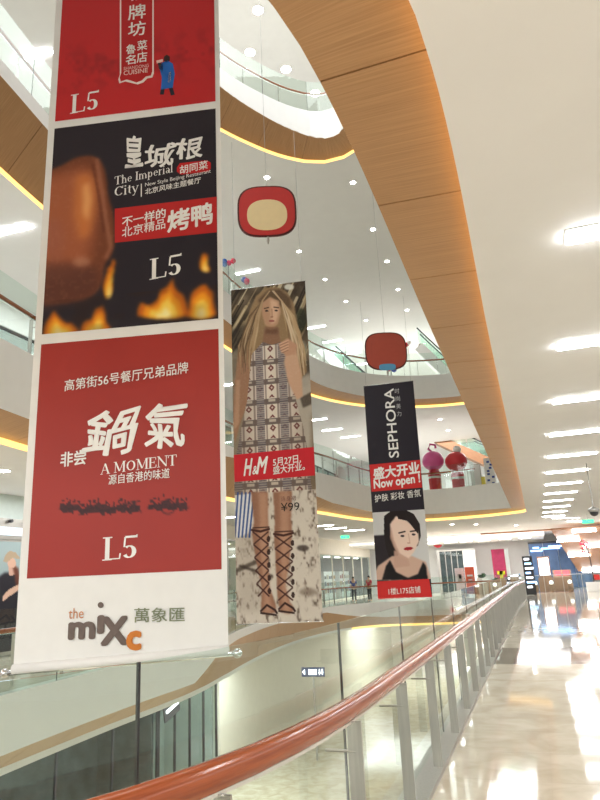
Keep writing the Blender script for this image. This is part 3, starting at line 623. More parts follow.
B.text('高第街56号餐厅兄弟品牌', (65.5, 371, 188.5, 382.5), PW, .004, ang=.07); B.text('鍋', (82, 408, 141, 456), PW, .018, shear=.25, brush=True); B.text('氣', (145, 403, 188, 449), PW, .02, shear=.1, brush=True)
B.text('非尝', (61, 451, 86.5, 466), PW, .02, ang=.05); B.text('A MOMENT', (101, 459, 177, 470), PW, font='serif', ang=.06); B.text('源自香港的味道', (109, 471.5, 170, 481.5), PW, .004, ang=.05)
B.text('L5', (103, 535.5, 138, 559.5), PW, font='serif', ang=.02)
# the mall's name
B.text('the', (69, 608, 84, 618.5), (196, 132, 92), .0); B.text('m', (68.5, 621.5, 96, 639.5), (112, 98, 92), .045); B.text('ı', (97.5, 615, 105, 634), (112, 98, 92), .05); B.flat('letter_dot', [(101+3*math.cos(t), 605+3*math.sin(t)) for t in np.linspace(0, 6.28, 17)[:-1]], (112, 98, 92), -.008)
B.text('X', (101, 616, 129, 645.5), (112, 98, 92), .05); B.text('c', (126.5, 630.5, 142, 650.5), (206, 124, 50), .045, y=-.010); B.text('萬象匯', (134.5, 607.5, 185, 622), (132, 140, 112), .004, ang=-.02)
# ---- banner two: fashion photograph
B2 = Banner('hanging_banner', 'tall photo banner of a long-haired model in a patterned dress, middle of the three banners', (-5.682, 14.488, -.937+EYE), .153, -.012, -.003, 8.40)
B2.cloth((225, 220, 212)); B2.rods(.02, ext=0, wires_to=13)
P = PrintUV(B2, -1, 0, 1, 8.4, 150, (120, 104, 84))
# thatch of palm trunks behind the head
top = P.V > B2.uv(275, 352)[1]
P.mix(top*np.clip((P.noise(6, 30, 1))*1.2, 0, 1), (46, 36, 26), .9)
for k in range(90):
    r = random.Random(k); x = r.uniform(228, 310); y = r.uniform(280, 356); l = r.uniform(8, 34); sgn = 1 if x < 268 else .8
    P.line([(x-l*.55*sgn, y+l), (x+l*.3*sgn, y-l*.5)], r.uniform(.8, 3.2), r.choice([(206, 192, 160), (176, 156, 120), (66, 52, 38), (30, 24, 18), (150, 130, 98)]), .85, 0)
P.poly([(231, 330), (262, 318), (262, 372), (233, 378)], (44, 38, 32), .7, 4); P.poly([(232, 352), (250, 345), (252, 460), (234, 462)], (150, 138, 120), .6, 4)
P.ell(301, 320, 6, 12, (40, 44, 30), .8, 2); P.ell(300, 350, 7, 10, (170, 168, 150), .7, 2); P.ell(289, 287, 5, 3, (226, 226, 216), .9, 1); P.ell(304, 372, 6, 16, (56, 50, 42), .7, 3)
P.poly([(292, 380), (312, 372), (312, 460), (296, 460)], (196, 188, 176), .8, 4); P.poly([(300, 398), (311, 392), (312, 404), (303, 408)], (60, 50, 40), .7, 1)
# hair, arms, face
P.poly([(256, 296), (266, 288), (277, 287), (287, 292), (294, 304), (299, 330), (305, 350), (307, 372), (300, 380), (290, 366), (252, 368), (246, 376), (240, 358), (246, 330), (250, 310)], (150, 122, 88), 1, 1)
P.poly([(258, 300), (268, 290), (280, 289), (290, 298), (292, 310), (284, 306), (262, 308)], (92, 70, 50), .9, 2)
P.poly([(238, 352), (245, 348), (251, 352), (250, 376), (248, 402), (240, 424), (235, 444), (233, 420), (235, 380)], (158, 118, 92), 1, 1); P.poly([(236, 380), (240, 380), (239, 424), (234, 430)], (196, 158, 130), .6, 1)
P.poly([(262, 303), (270, 297), (279, 301), (281, 312), (278, 324), (272, 329), (265, 325), (262, 314)], (188, 146, 116), 1, 1); P.poly([(270, 299), (277, 302), (279, 312), (276, 322), (271, 325)], (222, 184, 154), .8, 2)
P.poly([(265, 327), (278, 327), (281, 345), (262, 345)], (142, 104, 80), 1, 1); P.poly([(265, 328), (271, 330), (278, 328), (278, 334), (265, 334)], (104, 72, 54), .7, 2)
P.line([(264.5, 308.5), (268.5, 307.6)], 1.2, (60, 40, 32), .9); P.line([(274, 307.2), (278.5, 307.8)], 1.2, (60, 40, 32), .9); P.ell(266.8, 311, 1.7, 1, (58, 44, 42), .95); P.ell(276.3, 310.6, 1.7, 1, (58, 44, 42), .95)
P.line([(271.8, 309), (272.2, 316)], 1, (160, 112, 86), .7); P.ell(271.8, 317, 1.6, .8, (150, 100, 80), .8); P.ell(271.8, 321, 3, 1.2, (158, 88, 80), .95)
for k in range(70):
    r = random.Random(100+k); left = k % 2; t = r.random(); y1 = r.uniform(350, 378); ph = r.uniform(0, 6)
    if left: xs = [270-2*t, 263-3*t, 259-8*t, 256-12*t, 254-15*t, 253-14*t]
    else: xs = [272+2*t, 281+3*t, 285+8*t, 288+11*t, 290+13*t, 291+15*t]
    ys = [291, 300+4*t, 316, 332, 346, y1]
    P.line([(x+1.2*math.sin(ph+i*1.5)*(i > 1), y) for i, (x, y) in enumerate(zip(xs, ys))], [.6, 1, 1.5, 1.7, 1.5, .5], r.choice([(206, 182, 146), (186, 156, 118), (222, 202, 172), (126, 98, 70), (104, 80, 58), (160, 130, 96)] if not left else [(176, 146, 110), (120, 94, 68), (198, 172, 136), (92, 72, 52), (146, 116, 84)]), .8)
# dress
dress = [(263, 342), (272, 345), (281, 342), (292, 352), (294, 372), (296, 400), (304, 430), (309, 460), (312, 492), (233, 497), (235, 462), (241, 430), (247, 402), (250, 372), (252, 354)]
dm = P.inside([P.uv(*p) for p in dress]); P.mix(dm, (226, 214, 200), 1)
uu = (P.U-B2.uv(272, 400)[0]); vv = P.V
col_id = np.floor(uu/.30+.5); fu = uu/.30+.5-col_id; row = np.floor(vv/.52); fv = vv/.52-row
dia = (np.abs(fu-.5)*1.3+np.abs(((fv*2) % 1)-.5) < .36); P.mix(dm*dia*(fv > .25), (108, 52, 50), .9); dia2 = (np.abs(fu-.5)*1.3+np.abs(((fv*2) % 1)-.5) < .13); P.mix(dm*dia2*(fv > .25), (228, 214, 200), .9)
bandm = ((fv < .22) | ((fv > .92))).astype(float); P.mix(dm*bandm, (96, 82, 80), .85); P.mix(dm*((fv > .06) & (fv < .17) & (np.abs(fu-.5) < .3)), (206, 192, 176), .9)
st = ((col_id % 2) == 1).astype(float); P.mix(dm*st*((np.abs(fu-.5) < .34)), (92, 86, 96), .75); P.mix(dm*st*(np.abs(fu-.5) < .34)*(((vv*18) % 1) < .45), (190, 176, 164), .7)
P.mix(dm*(np.abs(np.abs(fu-.5)-.46) < .04), (110, 92, 88), .6)
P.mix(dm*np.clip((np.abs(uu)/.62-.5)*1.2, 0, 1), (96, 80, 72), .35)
# forearm and hand at the collar
P.poly([(286, 352), (296, 350), (302, 376), (303, 396), (297, 400), (288, 382), (284, 362)], (206, 166, 138), 1, 1); P.poly([(279, 344), (288, 338), (297, 345), (296, 354), (286, 356), (280, 350)], (196, 150, 122), 1, 1)
for k in range(4): P.line([(280+k*.6, 344+2.6*k), (288, 340.5+2.8*k)], 1.7, (214, 172, 144), 1); P.line([(280+k*.6, 345.3+2.6*k), (288, 341.8+2.8*k)], .6, (120, 80, 62), .8)
# beach, towel and legs
low = P.V < B2.uv(275, 492)[1]; P.mix(low*1., (212, 203, 192), 1)
n1 = P.noise(22, 60, 11)*.6+P.noise(60, 150, 12)*.4; P.mix(low*np.clip((n1-.5)*4, 0, 1), (164, 150, 138), .8); P.mix(low*np.clip((n1-.68)*6, 0, 1), (96, 82, 72), .8)
P.poly([(236, 534), (260, 532), (262, 612), (238, 612)], (160, 148, 136), .35, 5)
P.poly([(235, 496), (252, 493), (253, 520), (247, 534), (236, 538)], (226, 228, 232), 1, 1)
for k in range(5): P.line([(238+4*k, 493), (235+3.6*k, 537)], 1.7, (44, 74, 140), .95)
P.line([(238, 570), (256, 562), (268, 560)], 4, (70, 58, 48), .8, 1); P.line([(240, 566), (272, 576)], 2.4, (58, 46, 38), .8, 1); P.ell(303, 548, 6, 3, (62, 50, 44), .8, 1); P.ell(308, 592, 9, 4, (128, 112, 100), .7, 2)
for L_ in ([(251, 492), (268, 492), (268, 520), (269, 532), (268, 560), (270, 588), (276, 606), (276, 613), (262, 614), (261, 606), (262, 590), (256, 560), (252, 534), (254, 522)], [(273, 492), (292, 491), (291, 518), (292, 534), (289, 564), (285, 586), (290, 602), (295, 609), (290, 614), (280, 612), (277, 592), (276, 566), (274, 536), (275, 520)]):
    P.poly(L_, (150, 106, 84), 1, 1); xs = [p[0] for p in L_]; P.poly([(x*.55+.45*(sum(xs)/len(xs)+3), y) for x, y in L_], (196, 152, 126), .7, 3)
for x0, x1, y0 in ((252, 269, 530), (274, 293, 534)):
    P.line([(x0, y0), ((x0+x1)/2, y0+1.5), (x1, y0-1)], 2.2, (62, 30, 26), 1); P.line([(x0+1, y0-2), (x1, y0-3)], 1.2, (62, 30, 26), 1)
    for k in range(5):
        a = y0+2+k*13; e = (4*k/5)*(1 if x0 < 260 else .6); P.line([(x0+1+e*1.2, a), (x1-1+e*.3, a+12)], 1.5, (66, 34, 30), .95); P.line([(x1-1+e*.2, a), (x0+2+e*1.4, a+12)], 1.5, (66, 34, 30), .95)
        P.ell(x1-.5+e*.3, a+7, 1.8, 3.2, (44, 22, 22), .9)
for x, y in ((269, 610), (287, 608)): P.line([(x-8, y+1), (x-2, y-5), (x+6, y), (x+8, y+3)], 2, (52, 26, 24), 1); P.line([(x-8, y+3), (x+7, y+5)], 1.8, (46, 24, 22), 1)
P.mix(np.clip((P.noise(70, 300, 20)-.5), 0, 1), (255, 250, 240), .12)
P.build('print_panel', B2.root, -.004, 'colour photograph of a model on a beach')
B2.flat('red_band', [(233.8, 455), (313.8, 447), (315.2, 475.5), (234.6, 482)], (206, 40, 52), -.008)
B2.text('H', (243.5, 458.5, 253, 476), PW, .03, -.012, shear=.35); B2.text('&', (252.5, 466, 257.5, 474.5), PW, .01, -.012, shear=.2); B2.text('M', (256, 456.5, 268.5, 474), PW, .03, -.012, shear=.35)
B2.text('5月27日,', (273, 456.5, 301, 465), PW, .015, -.012, ang=.07); B2.text('盛大开业。', (273, 464, 305, 472.5), PW, .015, -.012, ang=.07)
B2.text('连身裙', (281, 496, 296, 501), (120, 84, 78), 0, -.012); B2.text('¥99', (281, 502.5, 299.5, 511), (40, 36, 36), .0, -.012)
# ---- banner three: perfumery
B3 = Banner('hanging_banner', 'black and red banner with a portrait of a dark-haired woman, farthest of three', (-4.773, 24.977, -.847+EYE), .085, 0, .005, 8.294)
B3.cloth((38, 34, 42)); B3.rods(.02, ext=0, wires_to=12)
B3.flat('print_panel', [(-1, 8.294), (-1, 0), (1, 0), (1, 8.294)], (42, 38, 48), -.004, 'black ground of the banner', uv=True)
P = PrintUV(B3, -1, (B3.uv(377, 581.5)[1]+B3.uv(429, 578.5)[1])/2, 1, (B3.uv(373, 513)[1]+B3.uv(424, 509)[1])/2, 120, (206, 206, 208))
P.poly([(372, 536), (392, 534), (392, 584), (376, 584)], (44, 38, 44), 1, 1)
P.poly([(384, 516), (392, 510), (404, 509), (414, 514), (420, 524), (421, 536), (418, 546), (400, 552), (392, 566), (386, 548), (384, 534)], (34, 26, 28), 1, 0); P.poly([(372, 580), (378, 566), (392, 556), (412, 556), (426, 562), (432, 582)], (206, 172, 156), 1, 1)
P.poly([(390, 524), (396, 516), (406, 520), (418, 530), (419, 542), (414, 552), (407, 560), (400, 557), (394, 546), (391, 536)], (234, 206, 192), 1, 1); P.poly([(391, 526), (394, 540), (400, 554), (396, 552), (390, 538)], (196, 156, 140), .8, 1)
P.poly([(394, 550), (408, 558), (410, 566), (394, 568)], (198, 160, 144), .9, 1); P.poly([(397, 514), (410, 516), (419, 528), (418, 534), (408, 521), (398, 519)], (34, 26, 28), 1, 0)
P.line([(399, 533), (405, 531.5)], 1.4, (50, 34, 34), 1); P.line([(410.5, 531.5), (417, 530.5)], 1.4, (50, 34, 34), 1); P.ell(402.5, 536, 2.1, 1.1, (70, 56, 62), 1); P.ell(413.6, 534.5, 2.0, 1.1, (70, 56, 62), 1)
P.line([(408.5, 534), (409.8, 542)], 1, (206, 166, 150), .8); P.ell(408.8, 543, 1.8, .8, (196, 150, 134), .8); P.ell(408.4, 548.6, 4.6, 1.8, (176, 36, 52), 1, 0, -.12); P.line([(404, 549), (413, 548)], .6, (110, 20, 32), .9)
P.poly([(382, 580), (386, 566), (390, 560), (396, 572), (408, 578), (418, 574), (423, 562), (426, 566), (428, 580)], (26, 22, 26), 1, 1)
P.build('portrait_print', B3.root, -.008, 'portrait of a woman with red lips')
B3.flat('red_band', [(369.5, 464.8), (420, 459.8), (422.2, 487.5), (371.6, 491.8)], (206, 48, 48), -.008); B3.flat('red_foot', [(377, 581.5), (429, 578.5), (432, 597), (378, 599.5)], (206, 48, 48), -.008)
B3.text('SEPHORA', (386.5, 388.5, 396.5, 458), PW, .01, -.012, rot=90)
for k, ch in enumerate('时尚美力'): B3.text(ch, (394.8+k*.7, 388.5+k*7.6, 399.3+k*.7, 393.5+k*7.6), (190, 188, 190), 0, -.012)
B3.text('盛大开业', (373, 464.5, 420, 477), PW, .035, -.012, ang=.07); B3.text('Now open !', (373.5, 476.5, 420.5, 488.5), PW, .03, -.012, ang=.07); B3.text('护肤 彩妆 香氛', (374.5, 492, 421, 499.5), PW, .002, -.012, ang=.06); B3.text('1楼L175店铺', (388.5, 587, 420.5, 594), PW, .004, -.012, ang=.03)
# ------------------------------------------------------------------ walls and shop fronts
def wbox(name, m_, *a, label=None): b = MB(); b.box(*a); return struct(b.build(name, m_), label)
wbox('wall_left', CREAM, -17.8, -14, FL, -17.5, 66, C4); wbox('wall_back', WHITE, -17.5, 62.5, FL, 8, 62.8, C1)
wbox('wall_back', WHITE, -17.5, 52, F1, 8, 52.2, C2); wbox('wall_back', WHITE, -17.5, 50, F2, 8, 50.2, C3); wbox('wall_back', WHITE, -17.5, 30, F3, 8, 30.2, C4); wbox('wall_left', WHITE, -14.4, 0, F3, -14.2, 30, C4)
wbox('wall_back', CREAM, -17.5, 60, FL, 8, 60.2, CL)
LAMP = glow('shop_lamp', (1, .97, .9), 7); LAMPW = glow('shop_lamp_warm', (1, .86, .62), 5); BLUEL = glow('blue_sign_light', (.35, .62, 1), 3.2); SCREEN = glow('lit_screen', (.95, .97, 1), 3.5); REDL = glow('red_screen', (.85, .12, .14), 1.6); GREENL = glow('exit_green', (.08, .75, .32), 1.6)
def shop(label, loc, rz, W, H, panes, bulk, bm, im, lamps=2, lamp=LAMP, depth=2.4, fm=DARK, gm=None, shelves=0, col=None, shop_cols=()):
    t = thing('shop', label, 'shop front', loc, rz)
    bx('bulkhead', bm, t, 0, 0, H-bulk, W, .25, H-.004); bx('back_wall', im, t, 0, depth, .004, W, depth+.1, H-bulk)
    bx('side_wall', im, t, 0, .25, .004, .12, depth, H-bulk); bx('side_wall', im, t, W-.12, .25, .004, W, depth, H-bulk); bx('shop_ceiling', WHITE, t, .12, .25, H-bulk-.08, W-.12, depth, H-bulk-.001)
    for k in range(panes):
        a = W*k/panes; e = W*(k+1)/panes; bx('glass_pane', gm or SHOPG, t, a+.03, .09, .1, e-.03, .11, H-bulk); bx('mullion', fm, t, a-.03, .06, .004, a+.03, .14, H-bulk)
    bx('mullion', fm, t, W-.03, .06, .004, W+.03, .14, H-bulk); bx('sill', fm, t, 0, .05, .004, W, .15, .1); bx('head_rail', fm, t, 0, .05, H-bulk-.06, W, .15, H-bulk+.04)
    for k in range(lamps):
        a = W*(k+.5)/lamps; bx('lamp_bar', lamp, t, a-.6, .9, H-bulk-.14, a+.6, 1.02, H-bulk-.09)
    r = random.Random(len(label))
    for k in range(shelves):
        a = W*(k+.15)/shelves; e = W*(k+.85)/shelves; sh = bx('shelf_unit', WHITE, t, a, depth-.45, .004, e, depth-.02, 2.2)
        for z in (.5, 1.05, 1.6):
            for q in range(5):
                x = a+(e-a)*(q+.2)/5; bx('goods', shop_cols[r.randrange(len(shop_cols))], sh, x, depth-.5, z, x+(e-a)*.12, depth-.46, z+r.uniform(.2, .42))
    return t
GREEN_G = mat('frosted_green', (.55, .63, .60), .4, var=.03); GOODS = [mat('goods_%d' % i, c, .6, var=.1) for i, c in enumerate([srgb(60, 70, 110), srgb(150, 60, 60), srgb(200, 190, 170), srgb(70, 74, 76), srgb(190, 150, 90)])]
R90 = math.pi/2
shop('grey-green shop front at the left edge, at the walkway level across the atrium', (-14.5, 7, F0), R90, 12, C1-F0, 6, .95, GREEN_G, GREYW, 4, fm=STEEL, shelves=4, shop_cols=GOODS)
shop('brightly lit cream shop front seen between the first and second banner', (-14.5, 19.2, F0), R90, 14, C1-F0, 5, .7, CREAM, CREAM, 5, LAMPW, fm=STEEL)
shop('shop front with beige pillars behind the two people across the atrium', (-14.5, 33.5, F0), R90, 27, C1-F0, 9, 1.1, CREAM, DARKW, 9, fm=CREAM, shelves=6, shop_cols=GOODS)
shop('teal glass shop front one storey up at the left edge', (-14.5, 6, F1), R90, 13, C2-F1, 5, .9, WHITE, GREYW, 4, shelves=3, shop_cols=GOODS)
shop('cream shop front one storey up between the first and second banner', (-14.5, 19.2, F1), R90, 13, C2-F1, 5, .8, WHITE, CREAM, 4, fm=STEEL)
shop('dark glass shop front one storey up between the second and third banner', (-14.5, 32.5, F1), R90, 19, C2-F1, 7, .7, WHITE, DARKW, 9, shelves=6, shop_cols=GOODS)
shop('glass shop front two storeys up behind the balcony railing', (-14.5, 8, F2), R90, 40, C3-F2, 12, 1.0, WHITE, CREAM, 6, fm=STEEL)
shop('dark black-framed shop front one storey down, seen through the near glass', (-13, 6, FL), R90, 15.5, CL-FL, 6, .5, CREAM, DARKW, 0)
shop('tall glass doors in black frames one storey down under the nearest banner', (-13, 21.6, FL), R90, 4.4, CL-FL, 4, .5, CREAM, GREYW, 2)
wbox('wall_left', CREAM, -13.3, 26.1, FL, -13, 60, CL, label='cream wall of the storey below')
# lit name strip and poster on the grey-green shop
t = thing('light_sign', 'narrow blue-white lit sign with dark spot lamps at the left edge', 'sign', (-14.44, 14.2, 3.3), R90)
bx('box', STEEL, t, -1.2, 0, -.1, 2.4, .05, .5); bx('lit_panel', glow('pale_blue_light', (.72, .86, 1), 1.6), t, -1.2, -.03, .02, 2.3, 0, .24)
for k in range(5): c = MB(); c.tube([(-.9+k*.7, -.12, .42), (-.9+k*.7, -.02, .42)], .05, 8); c.build('spot_lamp', DARK, t)
def flatB(name, label, pos, yaw, h, cat): return Banner(name, label, pos, yaw, 0, 0, h, cat)
p0 = at_x(11, 590, -14.3)
PB = flatB('wall_poster', 'tall poster of a woman in a hat and black dress at the left edge', (-14.3, p0.y, .12), R90-.0, 3.0, 'poster')
P = PrintUV(PB, -.95, 0, .95, 3.0, 70, (150, 166, 168))
P.poly([(-6, 580), (4, 573), (14, 572), (19, 580), (18, 610), (20, 660), (-6, 660)], (38, 36, 44), 1, 1); P.poly([(8, 566), (16, 566), (17, 574), (9, 576)], (196, 156, 140), 1); P.poly([(12, 565), (18, 568), (20, 584), (16, 588), (14, 574)], (96, 52, 40), 1, 1)
P.ell(11.5, 563, 4.2, 5, (206, 166, 146), 1); P.poly([(3, 561), (5, 555), (9, 551), (15, 552), (19, 557), (20, 559), (12, 558), (6, 563)], (170, 150, 126), 1); P.poly([(3, 596), (8, 590), (19, 584), (20, 589), (8, 597), (2, 602)], (206, 170, 150), 1)
P.build('poster_print', PB.root, -.01); bx('backing_board', STEEL, PB.root, -1, -.004, -.1, 1, .05, 3.05)
# lit slanted sign in the lower doors
t = thing('light_sign', 'small tilted white lit sign inside the lower glass doors', 'sign', at_x(170, 713, -12.9), R90)
b = MB(); b.obox((-.5, -.06, 0), (.5, -.06, .25), .05, .5); b.build('casing', DARK, t); b = MB(); b.obox((-.4, -.1, .09), (.4, -.1, .29), .03, .09); b.build('lettering_bar', SCREEN, t)
# ------------------------------------------------------------------ far end of the walkway
YF = 60.0
t = thing('shop_entrance', 'glazed shop entrance with dark doors behind the orange standing poster', 'shop front', (at_y(441, 580, YF).x, YF, 0), 0)
x1 = at_y(476, 580, YF).x-t.location.x; zt_ = at_y(460, 549, YF).z
bx('frame', STEEL, t, -.15, 0, zt_-.15, x1+.15, .4, zt_); bx('jamb', STEEL, t, -.15, 0, 0, .05, .4, zt_-.15); bx('jamb', WHITE, t, x1-.9, 0, 0, x1+.15, .4, zt_-.15); bx('dark_interior', DARKW, t, .05, .3, .0, x1-.9, .4, zt_-.15)
for k in range(4): a = .05+(x1-.95)*k/4; bx('door_panel', SHOPG, t, a+.04, .1, .05, a+(x1-.95)/4-.04, .13, zt_-.2); bx('mullion', STEEL, t, a-.03, .06, 0, a+.03, .16, zt_-.15)
t = thing('wall_sign', 'round red emblem sign on the white wall above the shop entrance', 'sign', at_y(437.5, 543, YF-.1), 0)
b = MB(); b.tube([(0, 0, 0), (0, .1, 0)], .42, 20); b.build('disc', mat('sign_red', srgb(206, 60, 72), .5, var=.03), t); b = MB(); b.tube([(0, -.03, 0), (0, .0, 0)], .16, 12); b.build('emblem', WHITE, t)
# magenta window
t = thing('display_window', 'magenta shop window with a yellow garment on the far white wall', 'window', (at_y(492, 560, YF).x, YF, 0), 0); x1 = at_y(509, 560, YF).x-t.location.x; z1 = at_y(500, 549, YF).z
bx('backdrop', mat('magenta_panel', srgb(196, 46, 92), .6, var=.15, scale=3), t, 0, .1, .02, x1*.78, .3, z1); bx('frame', STEEL, t, x1*.78, 0, .02, x1*.84, .3, z1); bx('side_glass', GREYW, t, x1*.84, .1, .02, x1, .3, z1); bx('garment', mat('yellow_cloth', srgb(226, 196, 40), .8, var=.1), t, .5, .02, .5, .75, .1, 1.6); bx('garment_top', mat('yellow_cloth', (1, 1, 0)), t, .3, .02, 1.3, .95, .1, 1.6); bx('glass_pane', SHOPG, t, 0, -.02, .02, x1*.78, 0, z1)
# bulkhead with a cove above the far shops
b = MB(); b.box(-17, 53.6, 4.08, at_y(545, 540, 54).x, 62.4, C1-.002); bh = struct(b.build('trim_5', WHITE), 'white bulkhead above the far shops')
bx('cove_strip', glow('white_cove', (1, .93, .8), 1.5), bh, -16.8, 53.5, 4.2, at_y(540, 540, 54).x, 53.6, 4.3); bx('oak_fascia', WALLWOOD, bh, at_y(480, 529, 53.4).x, 53.3, 4.38, at_y(551, 529, 53.4).x, 53.45, C1-.002)
# blue facade
x0 = at_y(530, 560, YF).x; x1 = at_y(590, 560, YF).x
t = thing('blue_shop', 'dark blue glass shop front glowing with cool light at the far right', 'shop front', (x0, YF, 0), 0); Wd = x1-x0; BLUEM = mat('blue_panel', srgb(72, 98, 136), .3, var=.25, scale=1.5)
for k in range(4): bx('blue_panel', BLUEM, t, Wd*k/4+.02, .1, .01, Wd*(k+1)/4-.02, .3, 3.7)
for k, (a, e, z) in enumerate(((.35, .55, 3.3), (.15, .8, 3.05), (1.6, 3.2, 3.35), (1.0, 2.2, 3.2))): bx('blue_lamp', BLUEL, t, a, .0, z, e+.3, .1, z+.12)
bx('frame', DARK, t, 0, .05, 3.7, Wd, .3, 3.85)
# sloping walnut soffit with strip lights (underside of an escalator)
def onplane(px, py):                    # plane through (y 48, z 4.5) falling to (y 58, z 1.45)
    n = Vector((0, 3.05, 10)).normalized(); o = Vector((0, 48, C1-.12)); d = ray(px, py); c = Vector((0, 0, EYE)); return c+d*((o-c).dot(n)/d.dot(n))
A, Bp = onplane(551, 530), onplane(578.5, 571.5); b = MB(); up = Vector((0, .02, .1))
Q = [A, Vector((7.9, A.y, A.z)), Vector((7.9, Bp.y, Bp.z)), Bp]; b.quad(*Q, uv=[(p.x, p.y) for p in Q]); b.quad(*[p+up for p in Q][::-1], uv=[(p.x, p.y) for p in Q])
for i in range(4): j = (i+1) % 4; b.quad(Q[j], Q[i], Q[i]+up, Q[j]+up)
sof = tag(b.build('sloping_soffit', WALLWOOD), 'sloping walnut underside with strip lights at the far right', 'escalator soffit')
for k, (xa, xb, y) in enumerate(((575, 593, 530), (559, 577, 539.5), (586, 603, 545.5), (570, 588, 554.5), (583, 602, 570))):
    a, c = onplane(xa, y), onplane(xb, y); mid = (a+c)/2+Vector((0, -.03, -.1)); L = .75; b = MB(); b.obox(mid-Vector((L, 0, 0)), mid+Vector((L, 0, 0)), .16, .06); o = b.build('strip_lamp', TUBE, sof)
# cross railing, kiosks, boards, planters in front of the far shops
xr0 = at_y(508, 585, 51).x; t = thing('glass_railing', 'straight glass railing in front of the kiosks at the end of the walkway', 'railing', (xr0, 51.2, 0), 0); n_ = 8; Wd = 7.8-xr0
for k in range(n_): bx('glass_pane', GLASS, t, Wd*k/n_+.02, 0, .05, Wd*(k+1)/n_-.02, .02, 1.15); bx('post', STEEL, t, Wd*k/n_-.02, .03, 0, Wd*k/n_+.02, .08, 1.15)
bx('handrail', CHROME, t, 0, -.03, 1.15, Wd, .06, 1.2)
def floor_at(px, y): d = ray(px, 570); return Vector((d.x*y/d.y, y, 0))
t = thing('signboard', 'tall black signboard with blue-white lettering at the end of the handrail', 'sign', floor_at(528.5, 47.5)); bx('panel', DARK, t, -.32, 0, .0, .32, .1, 2.5)
for k in range(7): z = 2.25-k*.3; bx('lettering', BLUEL if k % 2 else SCREEN, t, -.2, -.02, z, .12+.1*((k*7) % 3), 0, z+.12)
t = thing('kiosk', 'brown kiosk with tall bright white screen', 'kiosk', floor_at(544.5, 52)); BR = mat('kiosk_brown', srgb(150, 112, 88), .4, var=.06)
bx('base', BR, t, -.5, 0, 0, .5, .4, 1.0); bx('body', BR, t, -.42, .05, 1.0, .42, .3, 2.5); bx('screen', SCREEN, t, -.34, .02, 1.15, .34, .05, 2.38)
t = thing('kiosk', 'low brown kiosk with slanted red screens', 'kiosk', floor_at(561.5, 52)); bx('base', BR, t, -.62, 0, 0, .62, .5, 1.0)
b = MB(); b.quad((-.62, 0, 1.0), (.62, 0, 1.0), (.62, .4, 1.5), (-.62, .4, 1.5)); b.quad((-.62, .4, 1.5), (.62, .4, 1.5), (.62, .5, 1.0), (-.62, .5, 1.0)); b.poly([(-.62, 0, 1), (-.62, .4, 1.5), (-.62, .5, 1)]); b.poly([(.62, 0, 1), (.62, .5, 1), (.62, .4, 1.5)]); b.build('desk', BR, t)
for a in (-.5, .06): b = MB(); b.quad((a, .06, 1.09), (a+.44, .06, 1.09), (a+.44, .34, 1.44), (a, .34, 1.44)); o = b.build('screen', REDL, t); o.location = (0, -.012, .012)
for px in (533.5, 549.5, 568): 
    t = thing('bollard_lamp', 'low round white lamp beside the kiosks, %s' % {533.5: 'left of the white screen', 549.5: 'between the two kiosks', 568: 'right of the red screens'}[px], 'lamp', floor_at(px, 51.6)); b = MB(); b.lathe([(.16, 0), (.2, .1), (.2, .5), (.16, .55)], n=14); b.build('base', BR, t); b = MB(); b.ball((0, 0, .66), .14, 12, 8); b.build('globe', glow('globe_light', (1, .95, .88), 2), t, True)
t = thing('blossom_tree', 'thin dark post with red blossom branches and red tag at the right edge', 'decoration', floor_at(592, 49.5)); b = MB(); b.tube([(0, 0, .5), (0, 0, 2.0), (-.05, 0, 2.7), (-.3, 0, 3.2)], .035, 6); b.build('trunk', DARK, t); bx('planter_box', WHITE, t, -.5, -.3, 0, .6, .3, .62); BLO = mat('blossom_red', srgb(196, 62, 84), .7, var=.15)
for k in range(16): r = random.Random(k); b = MB(); b.ball((-.3+r.uniform(-.22, .3), r.uniform(-.1, .1), 2.5+r.uniform(0, .95)), .07, 6, 4); b.build('blossom', BLO, t)
bx('red_tag', mat('tag_red', srgb(206, 50, 44), .6, var=.05), t, .05, -.1, .75, .4, -.05, 1.1)
# standing posters and planters
def standee(px0, px1, pyb, y, h, m_, label, pattern):
    a = floor_at(px0, y); c = floor_at(px1, y); t = thing('standing_poster', label, 'poster', ((a.x+c.x)/2, y, 0)); w_ = abs(c.x-a.x)/2; bx('panel', m_, t, -w_, 0, .12, w_, .05, h)
    for sg in (-1, 1): bx('foot', STEEL, t, sg*w_*.8-.04, -.2, 0, sg*w_*.8+.04, .25, .12)
    for (x, z, a_, c_, mm) in pattern: bx('print', mm, t, x*w_-a_*w_, -.01, z*h-c_*h, x*w_+a_*w_, 0, z*h+c_*h)
ORANGE = mat('poster_orange', srgb(226, 96, 72), .5, var=.05); PALE = mat('poster_pale', srgb(222, 214, 222), .5, var=.08)
standee(454.5, 463.5, 580, 50, 1.95, PALE, 'pale standing poster with dark portrait left of the orange poster', [(0, .62, .45, .16, GREYW), (.1, .7, .25, .08, DARK)]); standee(464.5, 474, 585, 49.5, 2.0, ORANGE, 'orange standing poster left of the white planter', [(0, .7, .6, .03, PALE), (0, .55, .4, .02, PALE)])
LEAF = mat('leaf_green', srgb(52, 84, 54), .6, var=.3, scale=12)
